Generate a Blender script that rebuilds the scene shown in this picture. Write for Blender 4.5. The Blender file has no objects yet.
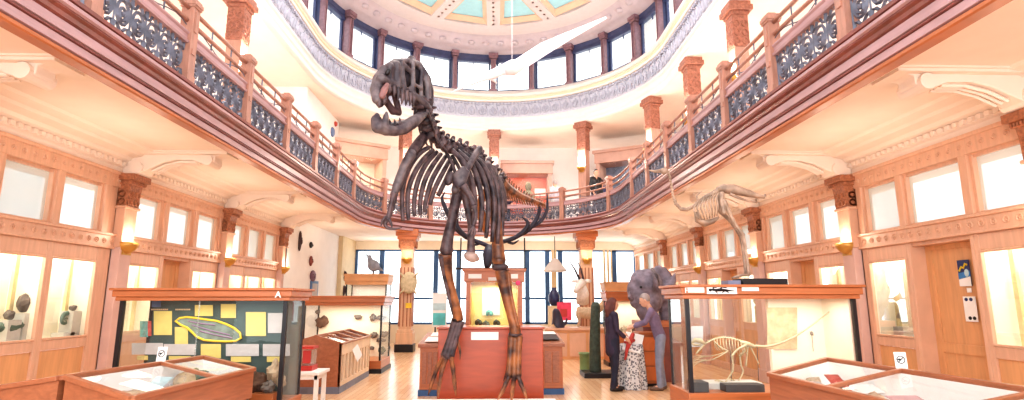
import bpy, bmesh, math, random
from mathutils import Vector, Matrix, noise
random.seed(7)
C = bpy.context.scene.collection
PI = math.pi
# ------------------------------------------------------------------ camera
F = 560.0; TILT = math.radians(10.1); YAW = math.atan(17/560); CAM = Vector((0.1, 0, 1.65))
FW = Vector((math.sin(YAW)*math.cos(TILT), math.cos(YAW)*math.cos(TILT), math.sin(TILT)))
RT = Vector((math.cos(YAW), -math.sin(YAW), 0)); UP = RT.cross(FW)
cd = bpy.data.cameras.new('camera'); cam = bpy.data.objects.new('camera', cd); C.objects.link(cam)
cd.sensor_width = 36; cd.lens = 36*F/1024; cd.clip_start = .05; cd.clip_end = 300
cam.matrix_world = Matrix(((RT.x, UP.x, -FW.x, CAM.x), (RT.y, UP.y, -FW.y, CAM.y), (RT.z, UP.z, -FW.z, CAM.z), (0, 0, 0, 1)))
bpy.context.scene.camera = cam
def at(x, y, Y):
    d = FW*F + RT*(x-512) + UP*(200-y)
    return CAM + d*(Y/d.y)
def pxm(Y): return (Y*.985+.3)/F        # metres per pixel near depth Y
# ------------------------------------------------------------------ materials
def lin(c):
    return tuple((v/255/12.92 if v/255 <= .04045 else ((v/255+.055)/1.055)**2.4) for v in c)
MATS = {}
def mat(name, rgb, rough=.5, metal=0, vary=.12, scale=6, emit=0, kind='noise', bump=0, rgb2=None, stretch=(1, 1, 1), spec=.5, coat=0):
    if name in MATS: return MATS[name]
    m = bpy.data.materials.new(name); m.use_nodes = True; nt = m.node_tree; N = nt.nodes; L = nt.links
    b = N['Principled BSDF']
    c = lin(rgb); c2 = lin(rgb2) if rgb2 else tuple(v*(1-vary*2) for v in c)
    b.inputs['Roughness'].default_value = rough; b.inputs['Metallic'].default_value = metal
    b.inputs['Specular IOR Level'].default_value = spec; b.inputs['Coat Weight'].default_value = coat; b.inputs['Coat Roughness'].default_value = .25
    tc = N.new('ShaderNodeTexCoord'); mp = N.new('ShaderNodeMapping'); mp.inputs['Scale'].default_value = stretch
    L.new(tc.outputs['Object'], mp.inputs['Vector'])
    if kind == 'wood':
        t = N.new('ShaderNodeTexNoise'); t.inputs['Scale'].default_value = scale; t.inputs['Detail'].default_value = 4; t.inputs['Distortion'].default_value = .6
    else:
        t = N.new('ShaderNodeTexNoise'); t.inputs['Scale'].default_value = scale; t.inputs['Detail'].default_value = 3
    L.new(mp.outputs[0], t.inputs['Vector'])
    r = N.new('ShaderNodeValToRGB'); r.color_ramp.elements[0].position = .35; r.color_ramp.elements[1].position = .65
    r.color_ramp.elements[0].color = (*c2, 1); r.color_ramp.elements[1].color = (*c, 1)
    L.new(t.outputs['Fac'], r.inputs['Fac']); L.new(r.outputs['Color'], b.inputs['Base Color'])
    if emit:
        L.new(r.outputs['Color'], b.inputs['Emission Color']); b.inputs['Emission Strength'].default_value = emit
    if bump:
        bp = N.new('ShaderNodeBump'); bp.inputs['Strength'].default_value = bump; bp.inputs['Distance'].default_value = .02
        L.new(t.outputs['Fac'], bp.inputs['Height']); L.new(bp.outputs[0], b.inputs['Normal'])
    MATS[name] = m; return m
def glassmat(name, tint=(1, 1, 1), refl=.06, rough=.02, veil=0, veilcol=(.9, .95, .92), fr=.5):
    m = bpy.data.materials.new(name); m.use_nodes = True; nt = m.node_tree; N = nt.nodes; L = nt.links
    N.remove(N['Principled BSDF']); out = N['Material Output']
    tr = N.new('ShaderNodeBsdfTransparent'); tr.inputs[0].default_value = (*tint, 1)
    gl = N.new('ShaderNodeBsdfGlossy'); gl.inputs['Roughness'].default_value = rough
    lw = N.new('ShaderNodeLayerWeight'); lw.inputs['Blend'].default_value = .25
    ma = N.new('ShaderNodeMath'); ma.operation = 'MULTIPLY_ADD'; ma.inputs[1].default_value = fr; ma.inputs[2].default_value = refl
    L.new(lw.outputs['Fresnel'], ma.inputs[0])
    mx = N.new('ShaderNodeMixShader'); L.new(ma.outputs[0], mx.inputs[0]); L.new(tr.outputs[0], mx.inputs[1]); L.new(gl.outputs[0], mx.inputs[2])
    last = mx
    if veil:
        df = N.new('ShaderNodeBsdfDiffuse'); df.inputs[0].default_value = (*veilcol, 1)
        m2 = N.new('ShaderNodeMixShader'); m2.inputs[0].default_value = veil; L.new(mx.outputs[0], m2.inputs[1]); L.new(df.outputs[0], m2.inputs[2]); last = m2
    L.new(last.outputs[0], out.inputs['Surface'])
    MATS[name] = m; return m
W_WALL = mat('salmon_wood', (226, 180, 152), .45, kind='wood', scale=3, vary=.06, stretch=(1, 6, .7))
W_PANEL = mat('honey_wood', (226, 170, 122), .45, kind='wood', scale=3, vary=.07, stretch=(1, 6, .6))
W_CARVE = mat('carved_wood', (186, 122, 88), .5, vary=.2, scale=24, bump=.6)
W_RED = mat('red_wood', (190, 114, 70), .35, kind='wood', scale=4, vary=.1, stretch=(.5, 1, 8), coat=.2)
W_DESK = mat('desk_wood', (172, 108, 76), .35, kind='wood', scale=5, vary=.12, stretch=(3, .6, 6), coat=.25)
W_FASC = mat('mauve_wood', (190, 154, 158), .28, kind='wood', scale=3, vary=.1, stretch=(.6, .6, 5), coat=.3)
W_DARKRED = mat('dark_red_wood', (136, 74, 66), .3, kind='wood', scale=4, vary=.15, coat=.3)
W_POST = mat('post_wood', (188, 138, 120), .35, kind='wood', scale=5, vary=.12, stretch=(4, 4, .6), coat=.2)
W_PLINTH = mat('plinth_wood', (184, 80, 46), .3, kind='wood', scale=3, vary=.1, stretch=(.6, 1, 4), coat=.3)
PLASTER = mat('warm_plaster', (242, 224, 210), .7, vary=.02, scale=3)
WHITE = mat('white_plaster', (244, 241, 238), .7, vary=.02, scale=3)
CREAM = mat('cream_plaster', (248, 236, 216), .7, vary=.02)
TAN = mat('tan_paint', (228, 206, 168), .7, vary=.03)
FRIEZE = mat('frieze_plaster', (204, 205, 216), .7, vary=.06, scale=14)
DOMEW = mat('dome_white', (226, 214, 212), .7, vary=.02)
DRUMW = mat('drum_white', (228, 220, 214), .7, vary=.02)
GOLDBAND = mat('apricot_paint', (238, 206, 178), .6, vary=.03)
LILAC = mat('lilac_plaster', (210, 198, 204), .7, vary=.03)
BLUEP = mat('pale_blue_paint', (176, 232, 244), .7, vary=.03)
DARKFRAME = mat('blue_grey_frame', (74, 82, 118), .4, vary=.1)
BLUEFRAME = mat('blue_frame', (62, 104, 156), .4, vary=.08)
PURPLEWOOD = mat('purple_wood', (150, 116, 124), .45, vary=.12, scale=10, kind='wood')
IRON = mat('wrought_iron', (118, 122, 138), .45, metal=.3, vary=.2)
BLACK = mat('black_paint', (26, 22, 28), .4, vary=.1)
BRASS = mat('brass', (214, 166, 92), .35, metal=.6, vary=.08)
LAMPGLOW = mat('lamp_glow', (255, 226, 180), .5, emit=6, vary=.01)
PAPER = mat('white_paper', (246, 244, 240), .8, vary=.02)
YPAPER = mat('yellow_paper', (214, 198, 122), .8, vary=.05, scale=9)
GPAPER = mat('grey_paper', (190, 188, 190), .8, vary=.06, scale=9)
TEALP = mat('teal_print', (96, 190, 190), .7, vary=.2, scale=20)
REDP = mat('red_print', (196, 92, 84), .7, vary=.2, scale=20)
BOARD = mat('dark_green_board', (62, 84, 84), .7, vary=.1, scale=8)
MAPGREY = mat('map_grey', (128, 146, 140), .7, vary=.22, scale=9)
MAPEDGE = mat('map_yellow', (232, 202, 62), .6, vary=.05)
ROCKM = [mat('beige_rock', (206, 184, 158), .8, vary=.2, scale=9, bump=.5), mat('grey_rock', (128, 118, 112), .8, vary=.25, scale=9, bump=.5),
         mat('brown_rock', (112, 82, 66), .8, vary=.25, scale=12, bump=.5), mat('green_rock', (108, 128, 116), .8, vary=.2, scale=9, bump=.4)]
BONE_D = mat('dark_bone', (104, 84, 86), .5, scale=8, bump=.5, rgb2=(42, 32, 40))
BONE_S = mat('skull_bone', (122, 110, 112), .5, scale=6, bump=.5, rgb2=(58, 48, 56))
BONE_L = mat('brown_warm_lit_bone', (176, 112, 70), .4, scale=5, bump=.4, rgb2=(62, 42, 42))  # brown bone, warm light on the legs mixed into its orange patches
BONE_P = mat('pink_bone', (150, 108, 106), .5, vary=.15, scale=9)
BONE_W = mat('ivory_bone', (186, 158, 138), .5, vary=.25, scale=9)
BONE_C = mat('cream_bone', (206, 190, 158), .55, vary=.12, scale=12)
ANTLER = mat('antler', (50, 48, 66), .5, vary=.2, scale=6)
GREYSK = mat('slate_skin', (138, 128, 142), .65, vary=.22, scale=9, bump=.5)
GREENTRUNK = mat('green_trunk', (72, 86, 74), .7, vary=.2, scale=14, bump=.5)
GREENPOT = mat('green_pot', (132, 158, 108), .5, vary=.12)
SLATE = mat('slate_block', (88, 88, 90), .6, vary=.08)
PALEGREY = mat('pale_grey', (214, 212, 206), .6, vary=.06)
FUR = mat('white_fur', (240, 232, 226), .9, vary=.08, scale=20)
TANFUR = mat('tan_fur', (206, 180, 150), .9, vary=.12, scale=20)
MASKD = mat('dark_mask_wood', (74, 52, 56), .6, vary=.2)
LACE = mat('pale_lattice_wood', (242, 218, 188), .5, vary=.05, kind='wood', scale=5)
GLASS = glassmat('case_glass', (.97, .985, .975), .03)
GLASSV = glassmat('case_glass_side', (.93, .97, .97), .10, veil=.10)
GLASSD = glassmat('desk_glass', (.97, .98, .98), .04, fr=.14)
WINGLASS2 = glassmat('transom_glass', (.9, .97, .95), .04, veil=.7, veilcol=(.66, .75, .73))
WINGLASS = glassmat('window_glass', (.96, 1.0, .99), .02, veil=.06)
SKIN = mat('skin', (222, 172, 146), .6, vary=.04)
# ------------------------------------------------------------------ mesh builder
def smoothpts(pts, r, k=4):
    n = len(pts); rs = list(r) if isinstance(r, (list, tuple)) else [r]*n; P_, R_ = [], []
    for i in range(n-1):
        a, b, c, d = pts[max(i-1, 0)], pts[i], pts[i+1], pts[min(i+2, n-1)]
        for j in range(k):
            t = j/k; P_.append(.5*((2*b)+(c-a)*t+(2*a-5*b+4*c-d)*t*t+(3*b-a-3*c+d)*t**3)); R_.append(rs[i]*(1-t)+rs[i+1]*t)
    return P_+[pts[-1]], R_+[rs[-1]]
class MB:
    def __init__(s): s.v = []; s.f = []; s.mi = []; s.k = 0
    def add(s, vs, fs):
        o = len(s.v); s.v += [Vector(v) for v in vs]
        for f in fs: s.f.append([i+o for i in f]); s.mi.append(s.k)
    def box(s, x0, x1, y0, y1, z0, z1):
        x0, x1 = min(x0, x1), max(x0, x1); y0, y1 = min(y0, y1), max(y0, y1); z0, z1 = min(z0, z1), max(z0, z1)
        s.add([(x, y, z) for z in (z0, z1) for y in (y0, y1) for x in (x0, x1)],
              [(0, 2, 3, 1), (4, 5, 7, 6), (0, 1, 5, 4), (2, 6, 7, 3), (0, 4, 6, 2), (1, 3, 7, 5)]); return s
    def cbox(s, c, d, M=None):
        vs = [Vector((x*d[0]/2, y*d[1]/2, z*d[2]/2)) for z in (-1, 1) for y in (-1, 1) for x in (-1, 1)]
        if M is not None: vs = [M @ v for v in vs]
        s.add([v+Vector(c) for v in vs], [(0, 2, 3, 1), (4, 5, 7, 6), (0, 1, 5, 4), (2, 6, 7, 3), (0, 4, 6, 2), (1, 3, 7, 5)]); return s
    def prism(s, poly, fn, d0, d1):
        n = len(poly); vs = [fn(u, v, d) for d in (d0, d1) for u, v in poly]
        s.add(vs, [tuple(range(n))[::-1], tuple(range(n, 2*n))]+[(i, (i+1) % n, (i+1) % n+n, i+n) for i in range(n)]); return s
    def quad(s, a, b, c, d): s.add([a, b, c, d], [(0, 1, 2, 3)]); return s
    def tube(s, pts, r, n=8, flat=None, closed=False):
        pts = [Vector(p) for p in pts]; m = len(pts)
        rs = list(r) if isinstance(r, (list, tuple)) else [r]*m
        vs = []; ref = None
        for i, p in enumerate(pts):
            a = pts[(i-1) % m] if (i or closed) else p; b = pts[(i+1) % m] if (i < m-1 or closed) else p
            t = (b-a)
            t = t.normalized() if t.length > 1e-9 else Vector((0, 0, 1))
            if ref is None:
                ref = Vector((0, 1, 0)) if abs(t.y) < .9 else Vector((1, 0, 0))
            u = (ref-t*ref.dot(t))
            if u.length < 1e-6: u = t.orthogonal()
            u.normalize(); w = t.cross(u); ref = u
            fu = flat if flat else 1
            for k in range(n):
                q = 2*PI*k/n
                vs.append(p+u*(rs[i]*fu*math.cos(q))+w*(rs[i]*math.sin(q)))
        fs = []
        for i in range(m if closed else m-1):
            j = (i+1) % m
            for k in range(n):
                fs.append((i*n+k, i*n+(k+1) % n, j*n+(k+1) % n, j*n+k))
        if not closed: fs += [tuple(range(n))[::-1], tuple(range((m-1)*n, m*n))]
        s.add(vs, fs); return s
    def blob(s, c, r, M=None, nu=10, nv=7, jit=0, seed=0):
        c = Vector(c); r = (r, r, r) if isinstance(r, (int, float)) else r
        vs = [Vector((0, 0, -r[2]))]
        for j in range(1, nv):
            q = -PI/2+PI*j/nv
            for i in range(nu):
                a = 2*PI*i/nu
                vs.append(Vector((r[0]*math.cos(q)*math.cos(a), r[1]*math.cos(q)*math.sin(a), r[2]*math.sin(q))))
        vs.append(Vector((0, 0, r[2])))
        if jit: vs = [v*(1+jit*noise.noise(v*(2.2/max(r))+Vector((seed*3.1, seed, 0)))) for v in vs]
        if M is not None: vs = [M @ v for v in vs]
        fs = [(0, 1+(i+1) % nu, 1+i) for i in range(nu)]
        for j in range(nv-2):
            for i in range(nu):
                a = 1+j*nu+i; b = 1+j*nu+(i+1) % nu
                fs.append((a, b, b+nu, a+nu))
        t = len(vs)-1; o = 1+(nv-2)*nu
        fs += [(t, o+i, o+(i+1) % nu) for i in range(nu)]
        s.add([v+c for v in vs], fs); return s
    def lathe(s, prof, c=(0, 0, 0), n=16, a0=0, a1=2*PI, cap=True):
        c = Vector(c); full = abs(a1-a0-2*PI) < 1e-6; m = n if full else n+1
        vs = []
        for r, z in prof:
            for k in range(m):
                q = a0+(a1-a0)*k/n
                vs.append(c+Vector((r*math.cos(q), r*math.sin(q), z)))
        fs = []
        for j in range(len(prof)-1):
            for k in range(n):
                k2 = (k+1) % m if full else k+1
                fs.append((j*m+k, j*m+k2, (j+1)*m+k2, (j+1)*m+k))
        if cap and full: fs += [tuple(range(m))[::-1], tuple(range((len(prof)-1)*m, len(prof)*m))]
        s.add(vs, fs); return s
    def sweep(s, prof, path, closed=False):
        # prof: [(offset, z)], path: [(x, y, nx, ny)]
        k = len(prof); vs = []
        for x, y, nx, ny in path:
            for r, z in prof: vs.append((x+nx*r, y+ny*r, z))
        fs = []
        for i in range(len(path)-1):
            for j in range(k if closed else k-1):
                j2 = (j+1) % k
                fs.append((i*k+j, (i+1)*k+j, (i+1)*k+j2, i*k+j2))
        if closed: fs += [tuple(range(k)), tuple(range((len(path)-1)*k, len(path)*k))[::-1]]
        s.add(vs, fs); return s
    def build(s, name, m, parent=None, smooth=False, bev=0, world=False, remesh=0, sub=0):
        me = bpy.data.meshes.new(name)
        off = parent.location if (world and parent is not None) else Vector((0, 0, 0))
        if world and parent is not None and parent.get('_abs') is not None: off = Vector(parent['_abs'])
        me.from_pydata([v-off for v in s.v], [], s.f)
        for mm in (m if isinstance(m, (list, tuple)) else [m]): me.materials.append(mm)
        for p, k in zip(me.polygons, s.mi): p.material_index = k
        bm = bmesh.new(); bm.from_mesh(me); bmesh.ops.recalc_face_normals(bm, faces=bm.faces); bm.to_mesh(me); bm.free()
        if smooth:
            for p in me.polygons: p.use_smooth = True
        o = bpy.data.objects.new(name, me); C.objects.link(o)
        if parent is not None: o.parent = parent
        if remesh:
            md = o.modifiers.new('remesh', 'REMESH'); md.mode = 'VOXEL'; md.voxel_size = remesh; md.use_smooth_shade = True
            sm = o.modifiers.new('smooth', 'SMOOTH'); sm.iterations = 2; sm.factor = .5
        if bev:
            b = o.modifiers.new('bevel', 'BEVEL'); b.width = bev; b.segments = 2; b.limit_method = 'ANGLE'
        return o
def tag(o, label, cat, group=None, kind=None):
    o['label'] = label; o['category'] = cat
    if group: o['group'] = group
    if kind: o['kind'] = kind
    return o
def thing(name, label, cat, loc=(0, 0, 0), rz=0, group=None):
    o = bpy.data.objects.new(name, None); o.empty_display_size = .1; C.objects.link(o)
    o.location = loc; o.rotation_euler = (0, 0, rz)
    return tag(o, label, cat, group)
def struct(name, mb, m, smooth=False, bev=0, parent=None):
    o = mb.build(name, m, parent, smooth, bev)
    if parent is None: o['kind'] = 'structure'
    return o
def dup(o, loc=None, rz=None, label=None, parent=None, scale=None):
    c = o.copy(); C.objects.link(c)
    if parent is not None: c.parent = parent
    if loc is not None: c.location = loc
    if rz is not None: c.rotation_euler = (0, 0, rz)
    if scale is not None: c.scale = scale
    if label: c['label'] = label
    for ch in list(o.children): dup(ch, parent=c)
    return c
def text(body, size, M, m, name, parent=None, ext=.002, bold=0):
    cu = bpy.data.curves.new('text', 'FONT'); cu.body = body; cu.size = size; cu.extrude = ext; cu.align_x = 'CENTER'; cu.align_y = 'CENTER'; cu.offset = bold
    t = bpy.data.objects.new('text', cu); C.objects.link(t)
    dg = bpy.context.evaluated_depsgraph_get(); dg.update()
    me = bpy.data.meshes.new_from_object(t.evaluated_get(dg)); bpy.data.objects.remove(t); bpy.data.curves.remove(cu)
    me.transform(M); me.materials.clear(); me.materials.append(m)
    o = bpy.data.objects.new(name, me); C.objects.link(o)
    if parent is not None: o.parent = parent
    return o
FACING = Matrix.Rotation(PI/2, 4, 'X')         # text upright, readable looking along +Y
def lamp_point(loc, energy, col=(1, .8, .58), r=.08):
    l = bpy.data.lights.new('lamp_light', 'POINT'); l.energy = energy; l.color = col; l.shadow_soft_size = r
    o = bpy.data.objects.new('lamp_light', l); o.location = loc; C.objects.link(o); return o
def lamp_area(loc, energy, sx, sy, col=(1, .9, .75), direction=(0, 0, -1)):
    l = bpy.data.lights.new('area_light', 'AREA'); l.energy = energy; l.color = col; l.shape = 'RECTANGLE'; l.size = sx; l.size_y = sy
    o = bpy.data.objects.new('area_light', l); o.location = loc; C.objects.link(o)
    o.rotation_euler = Vector(direction).to_track_quat('-Z', 'Y').to_euler(); return o
# ------------------------------------------------------------------ paths of gallery and drum
def arcpath(R, cy, y0, n=40):
    p = []
    for i in range(9): p.append((-R, y0+(cy-y0)*i/8, -1, 0))
    for i in range(1, n):
        a = PI-PI*i/n
        p.append((R*math.cos(a), cy+R*math.sin(a), math.cos(a), math.sin(a)))
    for i in range(9): p.append((R, cy-(cy-y0)*i/8, 1, 0))
    return p
def along(R, cy, s, r=0):
    """point at arc length s (0 = far middle, negative toward the fossil map side); r = outward offset"""
    h = R*PI/2
    if s < -h: return Vector((-R-r, cy-(-s-h), 0)), Vector((-1, 0, 0))
    if s > h: return Vector((R+r, cy-(s-h), 0)), Vector((1, 0, 0))
    a = PI/2-s/R; n = Vector((math.cos(a), math.sin(a), 0))
    return Vector((0, cy, 0))+n*(R+r), n
# ------------------------------------------------------------------ setting
WX = 5.76
# floor material: honey planks
def floor_mat():
    m = bpy.data.materials.new('plank_floor'); m.use_nodes = True; nt = m.node_tree; N = nt.nodes; L = nt.links; b = N['Principled BSDF']
    tc = N.new('ShaderNodeTexCoord'); mp = N.new('ShaderNodeMapping'); mp.inputs['Rotation'].default_value = (0, 0, PI/2)
    br = N.new('ShaderNodeTexBrick'); br.inputs['Scale'].default_value = 3; br.inputs['Brick Width'].default_value = 3; br.inputs['Row Height'].default_value = .3
    br.inputs['Color1'].default_value = (*lin((236, 200, 160)), 1); br.inputs['Color2'].default_value = (*lin((222, 178, 136)), 1)
    br.inputs['Mortar'].default_value = (*lin((170, 120, 84)), 1); br.inputs['Mortar Size'].default_value = .006
    L.new(tc.outputs['Object'], mp.inputs[0]); L.new(mp.outputs[0], br.inputs['Vector']); L.new(br.outputs['Color'], b.inputs['Base Color'])
    b.inputs['Roughness'].default_value = .22; b.inputs['Specular IOR Level'].default_value = .6
    return m
struct('floor', MB().box(-6.9, 6.9, -1, 22.9, -.1, 0), floor_mat())
GP = arcpath(3.8, 15.7, -1, 48)
# lower ceiling (gallery soffit) and gallery floor
def slab(path, z, x1=6.9, y1=22.9):
    mb = MB(); pr = None
    for x, y, nx, ny in path:
        t = 99
        if abs(nx) > 1e-6: t = min(t, (x1-abs(x))/abs(nx))
        if ny > 1e-6: t = min(t, (y1-y)/ny)
        a = Vector((x, y, z)); b = Vector((x+nx*t, y+ny*t, z))
        if pr: mb.quad(pr[0], a, b, pr[1])
        pr = (a, b)
    return mb
mb = slab(GP, 3.95); mb.box(4.6, 6.9, 19.5, 22.9, 3.951, 3.96); mb.box(-6.9, -4.6, 19.5, 22.9, 3.951, 3.96)
struct('ceiling', mb, PLASTER)
mb = slab(GP, 4.3); mb.box(4.6, 6.9, 19.5, 22.9, 4.29, 4.298); mb.box(-6.9, -4.6, 19.5, 22.9, 4.29, 4.298)
struct('floor', mb, W_PANEL)
# gallery fascia mouldings
struct('trim_1', MB().sweep([(.25, 3.95), (.12, 3.95), (.12, 3.83), (0, 3.83), (-.02, 3.84), (-.02, 3.87), (0, 3.88)], GP), W_RED)
mb = MB()
for pr in ([(0, 3.885), (-.03, 3.89), (-.03, 3.965), (-.01, 3.97)], [(-.03, 3.995), (-.065, 4.0), (-.065, 4.09), (-.05, 4.095)], [(-.12, 4.19), (-.15, 4.2), (-.15, 4.235), (-.12, 4.24)]):
    mb.sweep(pr, GP)
struct('trim_2', mb, W_FASC)
mb = MB()
for pr in ([(0, 3.878), (.0, 3.888)], [(-.01, 3.968), (-.05, 3.975), (-.05, 3.99), (-.03, 3.997)], [(-.05, 4.093), (-.085, 4.11), (-.09, 4.15), (-.12, 4.17), (-.12, 4.192)], [(-.12, 4.238), (-.16, 4.25), (-.16, 4.29), (-.1, 4.3), (.3, 4.301)]):
    mb.sweep(pr, GP)
struct('trim_3', mb, W_DARKRED)
# ---------------- drum: frieze, cornice, sill
DP = arcpath(5.1, 15.1, -1, 60)
struct('trim_4', MB().sweep([(.7, 7.9), (.0, 7.9), (-.02, 7.92), (-.02, 7.98), (.0, 8.0), (0, 8.08), (-.03, 8.1), (-.03, 8.16), (.0, 8.18), (.0, 8.3), (-.04, 8.32), (-.04, 8.38), (.02, 8.4)], DP), DRUMW, True)
struct('trim_5', MB().sweep([(.02, 8.4), (.02, 8.98)], DP), FRIEZE)
struct('trim_6', MB().sweep([(.02, 8.98), (-.08, 9.0), (-.1, 9.05)], DP), DRUMW)
struct('trim_7', MB().sweep([(-.1, 9.05), (-.13, 9.08), (-.13, 9.14), (-.1, 9.16)], DP), GOLDBAND)
struct('trim_8', MB().sweep([(-.1, 9.16), (-.16, 9.18), (-.18, 9.26), (-.1, 9.32), (.02, 9.36), (.1, 9.48), (.32, 9.55), (.5, 9.58)], DP), DRUMW, True)
# relief ornament of the frieze: palmettes, beads
mb = MB(); s = -16.0
while s < 16:
    p, n = along(5.1, 15.1, s); t = Vector((-n.y, n.x, 0)); up = Vector((0, 0, 1))
    def q(a, z, d=-.02): return p+t*a+up*z-n*(-d)
    mb.tube([q(.13*math.cos(k*PI/6), 8.62+.13*math.sin(k*PI/6)) for k in range(12)], .022, 4, closed=True)
    for a, z0, z1 in ((0, 8.5, 8.82), (-.07, 8.55, 8.76), (.07, 8.55, 8.76)): mb.tube([q(0, z0-.02), q(a, z1)], [.015, .03], 4)
    mb.tube([q(.2, 8.46), q(.2, 8.7), q(.26, 8.84), q(.2, 8.9), q(.14, 8.84)], .02, 4)
    for k in range(3): mb.cbox(q(.13*k, 8.93, -.03), (.07, .07, .06))
    s += .4
struct('trim_9', mb, mat('frieze_relief', (186, 188, 204), .7, vary=.08))
# clerestory
HR, HC = 5.3, 15.3; STEP = math.radians(16.4)*HR
mbw = MB(); wn = 0
struct('trim_10', MB().sweep([(0.02, 10.96), (.0, 11.1)], arcpath(HR, HC, -1, 60)), DARKFRAME)
for k in range(-9, 9):
    s0 = k*STEP; p, n = along(HR, HC, s0); t = Vector((n.y, -n.x, 0)); M = Matrix(((t.x, n.x, 0, p.x), (t.y, n.y, 0, p.y), (0, 0, 1, 0), (0, 0, 0, 1)))
    R3 = M.to_3x3(); c = lambda x, y, z: M @ Vector((x, y, z))
    w = .13 if k % 2 == 0 else .1
    mbw.cbox(c(0, 0, 10.15), (w*1.5, .24, 1.45), R3); mbw.cbox(c(0, 0, 10.93), (w*2.3, .34, .08), R3); mbw.cbox(c(0, 0, 11.03), (w*2.8, .42, .12), R3); mbw.cbox(c(0, 0, 9.56), (w*2.2, .32, .12), R3)
    for e in (-1, 1): mbw.cbox(c(e*w*.5, -.13, 10.2), (w*.35, .05, 1.3), R3)
    p, n = along(HR, HC, s0+STEP/2); t = Vector((n.y, -n.x, 0)); M2 = Matrix(((t.x, n.x, 0, p.x), (t.y, n.y, 0, p.y), (0, 0, 1, 0), (0, 0, 0, 1)))
    if k > 7: continue
    hw = STEP/2-.06; wn += 1; mf = MB()
    def bx(x0, x1, y0, y1, z0, z1): mf.add([M2 @ Vector((x, y, z)) for z in (z0, z1) for y in (y0, y1) for x in (x0, x1)], [(0, 2, 3, 1), (4, 5, 7, 6), (0, 1, 5, 4), (2, 6, 7, 3), (0, 4, 6, 2), (1, 3, 7, 5)])
    for e in (-1, 1): bx(e*hw-.02, e*hw+.02, -.02, .14, 9.5, 11.05); bx(e*(hw-.1), e*(hw-.04), .08, .16, 9.5, 11)
    bx(-hw, hw, -.02, .16, 10.9, 11.06); bx(-hw, hw, 0, .16, 10.78, 10.9); bx(-hw, hw, .0, .16, 9.5, 9.64); bx(-.012, .012, .1, .14, 10.66, 10.8); bx(-.02, .02, .08, .14, 9.62, 9.68)
    f = struct('window_%d' % wn, mf, DARKFRAME)
    g = MB().quad(*[M2 @ Vector(v) for v in ((-hw, .12, 9.6), (hw, .12, 9.6), (hw, .12, 10.85), (-hw, .12, 10.85))]).build('pane', WINGLASS, f)
struct('trim_11', mbw, PURPLEWOOD)
# cove and coffered ceiling
HP = arcpath(HR, HC, -1, 60)
struct('trim_12', MB().sweep([(.05, 11.08), (-.08, 11.1), (-.12, 11.16), (-.3, 11.2), (-.5, 11.27), (-.62, 11.4), (-.8, 11.46), (-.95, 11.47)], HP), LILAC, True)
mb = MB(); s = -9
while s < 9:
    p, n = along(HR, HC, s, -.52); mb.blob((p.x, p.y, 11.3), (.15, .15, .07), nu=8, nv=5); s += .62
struct('trim_13', mb, LILAC, True)
CC = Vector((0, 15.0, 0))
def ring(mb, r0, r1, z, a0=0, a1=2*PI, n=72):
    for i in range(n):
        a = a0+(a1-a0)*i/n; b = a0+(a1-a0)*(i+1)/n
        mb.quad(*[CC+Vector((r*math.cos(q), r*math.sin(q), z)) for r, q in ((r0, a), (r1, a), (r1, b), (r0, b))])
mb = MB(); ring(mb, 3.95, 4.7, 11.46); ring(mb, 0, 2.2, 11.46)
mb.lathe([(3.95, 11.46), (3.95, 11.62)], CC, 72, cap=False); mb.lathe([(2.2, 11.46), (2.2, 11.62)], CC, 72, cap=False)
for k in range(12):
    a = PI/2+k*PI/6; d = Vector((math.cos(a), math.sin(a), 0)); M = Matrix.Rotation(a, 3, 'Z')
    mb.cbox(CC+d*3.1+Vector((0, 0, 11.53)), (1.68, .46, .14), M)
mb.box(-5.6, 5.6, -1, 11, 11.465, 11.5)
struct('ceiling', mb, DOMEW)
mb = MB(); mb2 = MB(); mb3 = MB()
for k in range(12):
    a = PI/2+k*PI/6
    for e in (-1, 1):
        for j in range(6): mb3.cbox(CC+Vector((math.cos(a)*(2.35+.3*j), math.sin(a)*(2.35+.3*j), 11.455)), (.07, .07, .012))
    a0 = a+PI/12
    def tr(rin, rout, ang, gap): return [(r, sgn*(ang-gap/r)) for r, sgn in ((rin, -1), (rout, -1), (rout, 1), (rin, 1))]
    o_ = tr(2.2, 3.95, PI/12, .22); i_ = tr(2.5, 3.66, PI/12, .38)
    P = lambda rq, z: CC+Vector((rq[0]*math.cos(a0+rq[1]), rq[0]*math.sin(a0+rq[1]), z))
    for j in range(4):
        j2 = (j+1) % 4; mb2.quad(P(o_[j], 11.5), P(o_[j2], 11.5), P(i_[j2], 11.6), P(i_[j], 11.6))
    mb.quad(*[P(v, 11.62) for v in i_])
struct('trim_14', mb2, GOLDBAND); struct('trim_15', mb, BLUEP); struct('trim_16', mb3, mat('rosette_pink', (226, 176, 160), .6))
struct('ceiling', MB().box(-7, 7, -1, 23, 11.7, 11.8), WHITE)
# upper storey walls and aisle ceiling
struct('ceiling', slab(arcpath(5.2, 15.1, -1, 40), 7.89, 7, 23), PLASTER)
mb = MB(); mb.box(-6.95, -6.8, -1, 22.9, 4.3, 7.9); mb.box(-6.8, -5.5, 16, 19.4, 4.3, 7.89); mb.box(-6.8, -6.1, 19.4, 22.7, 4.3, 7.89)
struct('wall_left', mb, WHITE)
struct('wall_right', MB().box(6.8, 6.95, -1, 22.9, 4.3, 7.9), WHITE)
struct('wall_back', MB().box(-6.9, 6.9, 22.6, 22.8, 3.96, 7.9), WHITE)
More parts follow.
